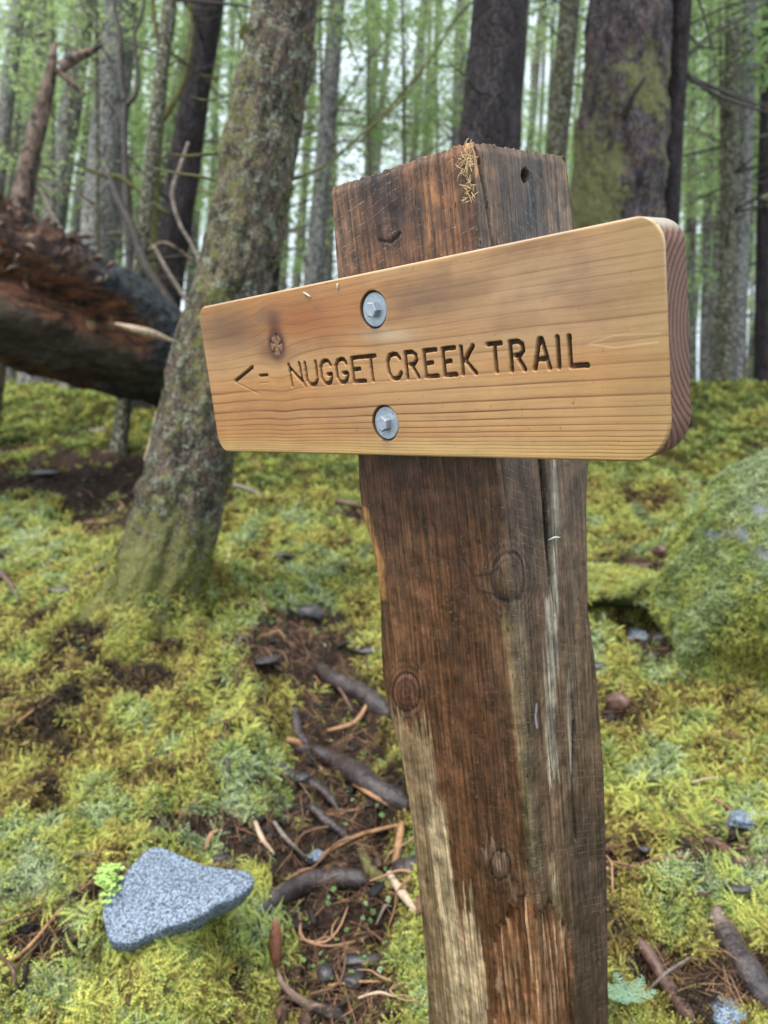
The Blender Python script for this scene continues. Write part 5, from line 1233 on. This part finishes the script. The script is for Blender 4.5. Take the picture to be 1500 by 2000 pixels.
# moss cushions on the lichen tree
tv_ = [c_ for c_ in T1.children if c_.name.startswith('trunk')][0].data; cv3 = np.zeros(len(tv_.vertices) * 3, np.float32); tv_.vertices.foreach_get('co', cv3); cv3 = cv3.reshape(-1, 3).astype(float) + T1b
nv3 = np.zeros(len(cv3) * 3, np.float32); tv_.vertices.foreach_get('normal', nv3); nv3 = nv3.reshape(-1, 3).astype(float)
ax_, ay_ = proj(cv3); nz3 = fbm(cv3[:, 0] * 16, cv3[:, 1] * 16, cv3[:, 2] * 9, 6, 4)
wt = sm(.18, .5, nz3 + .05) * .10 + sm(.1, .4, nz3 + .9 * np.maximum(gauss(ax_, ay_, 495, 55, 24, 26), gauss(ax_, ay_, 478, 298, 36, 24)) - .25) * 1.6 + .25 * sm(700, 1100, ay_) * sm(-.1, .3, nz3) + .9 * sm(1040, 1160, ay_) * sm(-.5, .1, nz3)
wt = wt * (ay_ > -300) * (nv3[:, 1] < .4); pk = RS.choice(len(cv3), 8500, p=wt / wt.sum())
scatter('moss_patches', cv3[pk] + RS.normal(0, .008, (8500, 3)) - T1b, nv3[pk] + (0, 0, .2), RS.uniform(.3, .95, 8500), np.clip(RS.normal(.62, .16, 8500), 0, 1), 'moss_tufts', parent=T1)
# mossy foot of the tree
nn_ = 3800; az = RS.uniform(0, 6.28, nn_); hh = RS.uniform(0, 1, nn_)**1.8 * .34 - .12
kk = np.argmin(np.abs(p1[:, 2][:, None] - (p1[0, 2] + .12 + hh)[None]), 0); dirs = np.stack([np.cos(az), np.sin(az), 0 * az], 1)
pp2 = p1[kk] + dirs * (r1[kk] * 1.02)[:, None]
kp = (RS.uniform(0, 1, nn_) < 1.0 - np.maximum(hh, 0) / .34 * (.35 + .65 * (np.cos(az) > -.2))) & (vn(pp2[:, 0] * 14, pp2[:, 1] * 14, pp2[:, 2] * 9, 5) > -.25 + hh)
pp2 = pp2[kp]; scatter('moss_foot', pp2 - T1b, dirs[kp] + (0, 0, .5), RS.uniform(.5, 1.3, len(pp2)), np.clip(RS.normal(.55, .18, len(pp2)), 0, 1), 'moss_tufts', parent=T1)
D1 = float(g1[1])
for lab, pts, w0 in (('', [(440, 298, 0), (400, 302, -.05), (350, 304, -.1), (320, 292, -.1)], 7), ('', [(430, 355, .02), (390, 345, 0), (345, 338, 0), (300, 328, .05)], 7), ('', [(480, 190, .05), (445, 187, .05), (410, 196, 0), (375, 190, 0)], 5),
                     ('', [(570, 352, .05), (640, 320, .2), (715, 255, .4), (790, 190, .5), (850, 100, .6)], 7), ('', [(585, 45, 0), (620, 42, .1), (640, 35, .1)], 7), ('', [(440, 385, .0), (410, 375, .1), (385, 370, .2)], 8)):
    pp3 = [P(a, b, D1 + c0) for a, b, c0 in pts]; rr = np.linspace(w0, w0 * .45, 16) * .5 * D1 / F
    v, f = tube(smooth_path(pp3, 16), rr, 6, .3, 30, 2); link('branch', mesh('branch', v - T1b, f, attrs={'moss': np.ones(len(v))}), M['twig_moss'], T1)
for pix, wr in (([(262, 1120), (225, 1165), (170, 1205), (90, 1250)], (70, 60, 44, 20)), ([(330, 1165), (352, 1205), (372, 1250)], (70, 56, 24)), ([(285, 1180), (262, 1235), (235, 1290)], (80, 60, 30))):
    pr_, rr_ = [], []
    for (a, b), w_ in zip(pix, wr):
        q = gp(a, b); q[2] -= .01; pr_.append(q); rr_.append(w_ * .5 * q[1] / F)
    pr_[0] = P(pix[0][0], pix[0][1], D1 - .02); p_ = smooth_path(pr_, 24); v, f = tube(p_, np.interp(np.linspace(0, 1, 24), np.linspace(0, 1, len(rr_)), rr_), 20, .2, 12, 4)
    link('root', mesh('root', v - T1b, f, attrs={'moss': np.ones(len(v))}), M['bark_lichen'], T1)
    n3 = 2600; kk = RS.randint(0, 24, n3); dr_ = RS.normal(size=(n3, 3)); dr_[:, 2] = np.abs(dr_[:, 2]) ; dr_ /= np.linalg.norm(dr_, axis=1)[:, None]
    rr3 = np.interp(np.linspace(0, 1, 24), np.linspace(0, 1, len(rr_)), rr_)[kk]
    scatter('moss_foot', p_[kk] + RS.uniform(-.02, .02, (n3, 3)) + dr_ * rr3[:, None] - T1b, dr_, RS.uniform(.7, 1.2, n3), np.clip(RS.normal(.6, .16, n3), 0, 1), 'moss_tufts', parent=T1)
# ---- broken snag, upper left
def px_tube(name, lab, cat, pix, d, wpx, mat, rough=.2, sides=10, n=30, parent=None, pb=None, group=None, seed=2, fq=14, kind=None):
    pts = [P(a, b, d + (q[0] if q else 0)) for a, b, *q in pix]; p = smooth_path(pts, n); r = np.interp(np.linspace(0, 1, n), np.linspace(0, 1, len(wpx)), wpx) * .5 * d / F
    v, f = tube(p, r, sides, rough, fq, seed, .4); base = pts[0] if pb is None else pb
    o = link(name, mesh(name, v - base, f, attrs={'moss': np.zeros(len(v))}), mat, parent, base if parent is None else None)
    if parent is None: tag(o, lab, cat, group)
    return o
ds = 5.6; sb_ = P(30, 480, ds); gz_ = sb_.copy()
root = empty('broken_snag', P(5, 760, ds), 'reddish broken snag with two stub arms behind the left end of the log', 'dead tree')
sbb = P(5, 760, ds)
px_tube('trunk', '', '', [(-40, 860), (5, 600), (42, 400), (68, 270), (95, 160), (108, 85)], ds, [60, 50, 40, 34, 26, 8], M['snag'], parent=root, pb=sbb, n=60, sides=18, seed=5)
px_tube('branch', '', '', [(118, 132), (150, 112), (178, 100), (202, 86)], ds - .05, [24, 20, 14, 5], M['snag'], parent=root, pb=sbb, seed=6)
px_tube('branch', '', '', [(112, 138), (135, 158), (165, 185)], ds - .05, [14, 12, 8], M['snag'], parent=root, pb=sbb, seed=7)
# ---- bare saplings and dead limbs
def sapling(lab, stems, d, mat):
    x, y = stems[0][0][:2]; k = P(x, y, d); root = empty('bare_sapling', k, lab, 'sapling')
    for i, st in enumerate(stems):
        w_ = st[-1]; px_tube('stem' if i == 0 else 'branch', '', '', [s for s in st[:-1]], d, [w_, w_ * .8, w_ * .5], mat, parent=root, pb=k, n=30, sides=8, seed=20 + i)
sapling('bare forked sapling with two dark curved stems above the log', [[(262, 640), (250, 440), (243, 260), (245, 195), 18], [(245, 200), (236, 150), (234, 70), (222, 0), (215, -200), 12], [(247, 205), (266, 180), (268, 130), (262, 70), (282, 0), (290, -200), 11], [(243, 240), (215, 200), (178, 168), 8]], 6.2, M['twig_dark'])
sapling('dark sapling whose limb sweeps up beside the burl tree', [[(300, 640), (296, 440), (310, 250), (322, 120), (338, 0), (345, -250), 26], [(310, 245), (330, 215), (358, 160), (374, 75), (372, 0), (365, -200), 13], [(318, 115), (305, 60), (298, 0), (292, -200), 12], [(322, 135), (350, 120), (390, 145), (430, 150), 5]], 6.0, M['twig_moss'])
k = gp(390, 830)
px_tube('fallen_branch', 'dark dead branch leaning down behind the log, right part', 'branch', [(210, 330), (228, 385), (255, 440), (285, 520), (330, 590), (385, 670), (420, 770)], 5.4, [8, 14, 18, 20, 22, 20, 18], M['twig_dark'], seed=31)
px_tube('fallen_branch', 'pale grey dead branch leaning beside the dark one', 'branch', [(300, 480), (330, 535), (372, 600), (430, 700)], 5.3, [6, 9, 9, 9], M['twig_grey'], seed=32)
px_tube('fallen_branch', 'pale crooked twig hanging in front of the burl tree', 'branch', [(368, 278), (352, 325), (336, 380), (352, 440), (380, 490), (440, 640)], 5.2, [6, 8, 8, 8, 7, 6], M['twig_grey'], seed=33)
px_tube('fallen_branch', 'thin mossy branch jutting left over the log', 'branch', [(125, 312), (165, 328), (210, 345), (240, 350), (330, 420)], 5.8, [5, 7, 9, 9, 8], M['twig_moss'], seed=34)
px_tube('fallen_branch', 'straight grey twig rising from the torn end of the log', 'branch', [(78, 368), (95, 405), (112, 440), (130, 480)], 4.9, [5, 8, 12, 12], M['twig_grey'], seed=35)
px_tube('fallen_branch', 'reddish twig crossing low behind the log', 'branch', [(285, 495), (320, 475), (365, 500), (420, 545)], 5.5, [14, 8, 7, 6], M['snag'], seed=36)
px_tube('hanging_twig', 'pale bleached stick standing under the log by the leaning tree', 'stick', [(306, 805), (300, 840), (292, 880), (286, 900)], 4.3, [4, 7, 12, 12], M['palewood'], seed=37)

# long bare hemlock boughs at right
for i, (lab, pix, d, w_) in enumerate([
    ('long thin bough crossing in front of the right trunks', [(1340, 150), (1400, 185), (1450, 205), (1520, 225)], 6.2, 6), ('long dark bough sloping down to the right edge', [(1325, 145), (1370, 160), (1440, 190), (1530, 220)], 6.3, 6),
    ('bough rising to the upper right corner', [(1335, 115), (1385, 70), (1450, 35), (1520, -10)], 6.2, 6), ('fine bough below the rising one', [(1340, 60), (1370, 90), (1420, 95), (1470, 106)], 6.3, 4)]):
    px_tube('bough', lab, 'branch', pix, d, [w_ * 1.3, w_, w_ * .6], M['twig_dark'], seed=50 + i, group='bare boughs at the right')
px_tube('bough', 'thin lichened bough arching through the bright gap left of the post', 'branch', [(1000, -40), (905, 20), (830, 130), (760, 210), (700, 280)], 7.0, [5, 5, 5, 4], M['twig_moss'], seed=60, group='bare boughs in the middle')

# ------------------------------------------------------------------ rotten log
def mat_log():
    n = N('rotten_charred_log'); o = n.obj((1, 1, 1))
    a = n.noise(o, 7, 6, .75); b = n.noise(o, 26, 5, .7); s = n.noise(n.obj((.6, 1, 2.6)), 13, 6, .75)
    char = n.mix(n.ramp(b, [(.42, 0.0), (.66, 1.0)]), (.004, .005, .006), (.065, .075, .09))
    rust = n.mix(n.ramp(s, [(.40, 0.0), (.62, 1.0)]), (.004, .002, .002), (.17, .060, .024))
    rust = n.mix(n.ramp(a, [(.56, 0.0), (.68, 1.0)]), rust, (.30, .18, .08))
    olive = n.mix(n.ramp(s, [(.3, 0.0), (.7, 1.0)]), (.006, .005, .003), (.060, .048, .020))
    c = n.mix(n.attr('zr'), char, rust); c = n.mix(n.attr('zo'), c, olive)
    return n.done(c, .7, n.bump(n.math('ADD', s, n.math('MULTIPLY', b, .5)), 1.0, .03), .4)
M['log'] = mat_log()
dl0, dl1 = 4.3, 5.3
lp_ = [P(-420, 345, 4.0), P(-160, 480, 4.15), P(0, 555, dl0), P(120, 605, 4.55), P(230, 655, 4.8), P(330, 705, 5.1), P(430, 765, 5.35), P(470, 800, 5.5)]
lr = [150 * 4.0 / F, 150 * 4.1 / F, 146 * dl0 / F, 136 * 4.55 / F, 116 * 4.8 / F, 88 * 5.1 / F, 74 * 5.35 / F, 55 * 5.5 / F]
pl_ = smooth_path(lp_, 260); rl_ = np.interp(np.linspace(0, 1, 260), np.linspace(0, 1, len(lr)), lr)
sides = 120
v, f = tube(pl_, rl_, sides, .16, 9, 3, .5)
body = v[:260 * sides].reshape(260, sides, 3); cen_ = pl_[:, None, :]; off = body - cen_; rr = np.linalg.norm(off, axis=2); dn_ = off / rr[..., None]
# angle relative to view: component toward camera and up
vwd = -pl_ / np.linalg.norm(pl_, axis=1)[:, None]; vwd = (np.array([0, 0, CAMZ]) - pl_); vwd /= np.linalg.norm(vwd, axis=1)[:, None]
upv = np.array([.42, 0, .9]); h_ = (dn_ @ upv); fcam = (dn_ * vwd[:, None, :]).sum(2)
lq, _ = proj(pl_); lq = lq[:, None] + 0 * rr
nz = fbm(body[..., 0] * 5, body[..., 1] * 5, body[..., 2] * 5, 13, 4)
endx = 240 + 60 * nz
cav = sm(endx + 40, endx - 60, lq) * np.exp(-((h_ - (.18 + .16 * nz)) / .34)**2) * sm(.1, .5, fcam)
cut = rr * (1 - .50 * cav + .0 * nz)
rag = sm(150, 60, lq) * sm(.3, .7, h_); cut = cut * (1 + rag * (.12 * fbm(body[..., 0] * 22, body[..., 1] * 22, body[..., 2] * 30, 17, 4)))
cut = cut * (1 + cav * .22 * fbm(body[..., 0] * 9, body[..., 1] * 9, body[..., 2] * 16, 19, 4))
rg_ = fbm(body[..., 0] * 13, body[..., 1] * 13, body[..., 2] * 13, 23, 4); cut = cut + .016 * (np.abs(rg_) * 2 - .6) + sm(170, 60, lq) * .025 * rg_ * sm(-.2, .5, h_)
body2 = cen_ + dn_ * cut[..., None]; v[:260 * sides] = body2.reshape(-1, 3)
zr = np.clip(np.maximum(sm(.15, .5, cav), rag * .7) + .75 * sm(endx + 30, endx - 40, lq) * sm(.65, .35, h_) * sm(0, .2, fcam), 0, 1)
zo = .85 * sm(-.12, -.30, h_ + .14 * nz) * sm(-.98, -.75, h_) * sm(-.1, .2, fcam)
zz2 = lambda a: np.concatenate([a.ravel(), [0, 0]])
body2 = body2
base = lp_[2].copy()
LG = empty('fallen_log', base, 'big rotten fallen log, hollow rusty side and charred top, at the left', 'log')
link('trunk', mesh('trunk', v - base, f, attrs={'zr': zz2(zr), 'zo': zz2(zo)}), M['log'], LG)
px_tube('splinter', '', '', [(225, 632, -.60), (262, 642, -.62), (300, 652, -.55), (342, 668, -.42)], 5.0, [5, 13, 14, 5], M['palewood'], parent=LG, pb=base, seed=40, rough=.35, sides=12)
rs = np.random.RandomState(9)
cand = np.argwhere((lq < 150) & (lq > -60) & (h_ > .25) & (fcam > .15))
for i in range(26):     # ragged bark flakes on the torn top
    a, b = cand[rs.randint(len(cand))]; q = body2[a, b]; nn_ = dn_[a, b]; tg = np.cross(nn_, rs.normal(size=3)); tg /= np.linalg.norm(tg); L = rs.uniform(.03, .11)
    p_ = smooth_path([q - nn_ * .01, q + nn_ * rs.uniform(.01, .04) + tg * L * .5, q + tg * L + nn_ * rs.uniform(-.01, .05)], 8)
    v, f = tube(p_, np.array([.5, .9, 1, 1, .9, .7, .4, .1]) * rs.uniform(.007, .016), 6, .6, 25, i)
    link('bark_flake', mesh('bark_flake', v - base, f, attrs={'moss': np.zeros(len(v))}), (M['snag'], M['twig_dark'], M['root_red'])[i % 3], LG)
# prop that carries the log's right end: a mossy stump-like hump hidden behind the trunk
q = P(452, 865, 5.45); q[2] = G(q[0], q[1])
rock('stone', 'mossy stone hidden behind the board carrying the log end', 'stone', q, (.25, .3, .42), M['twig_moss'], 77, 10, .2)
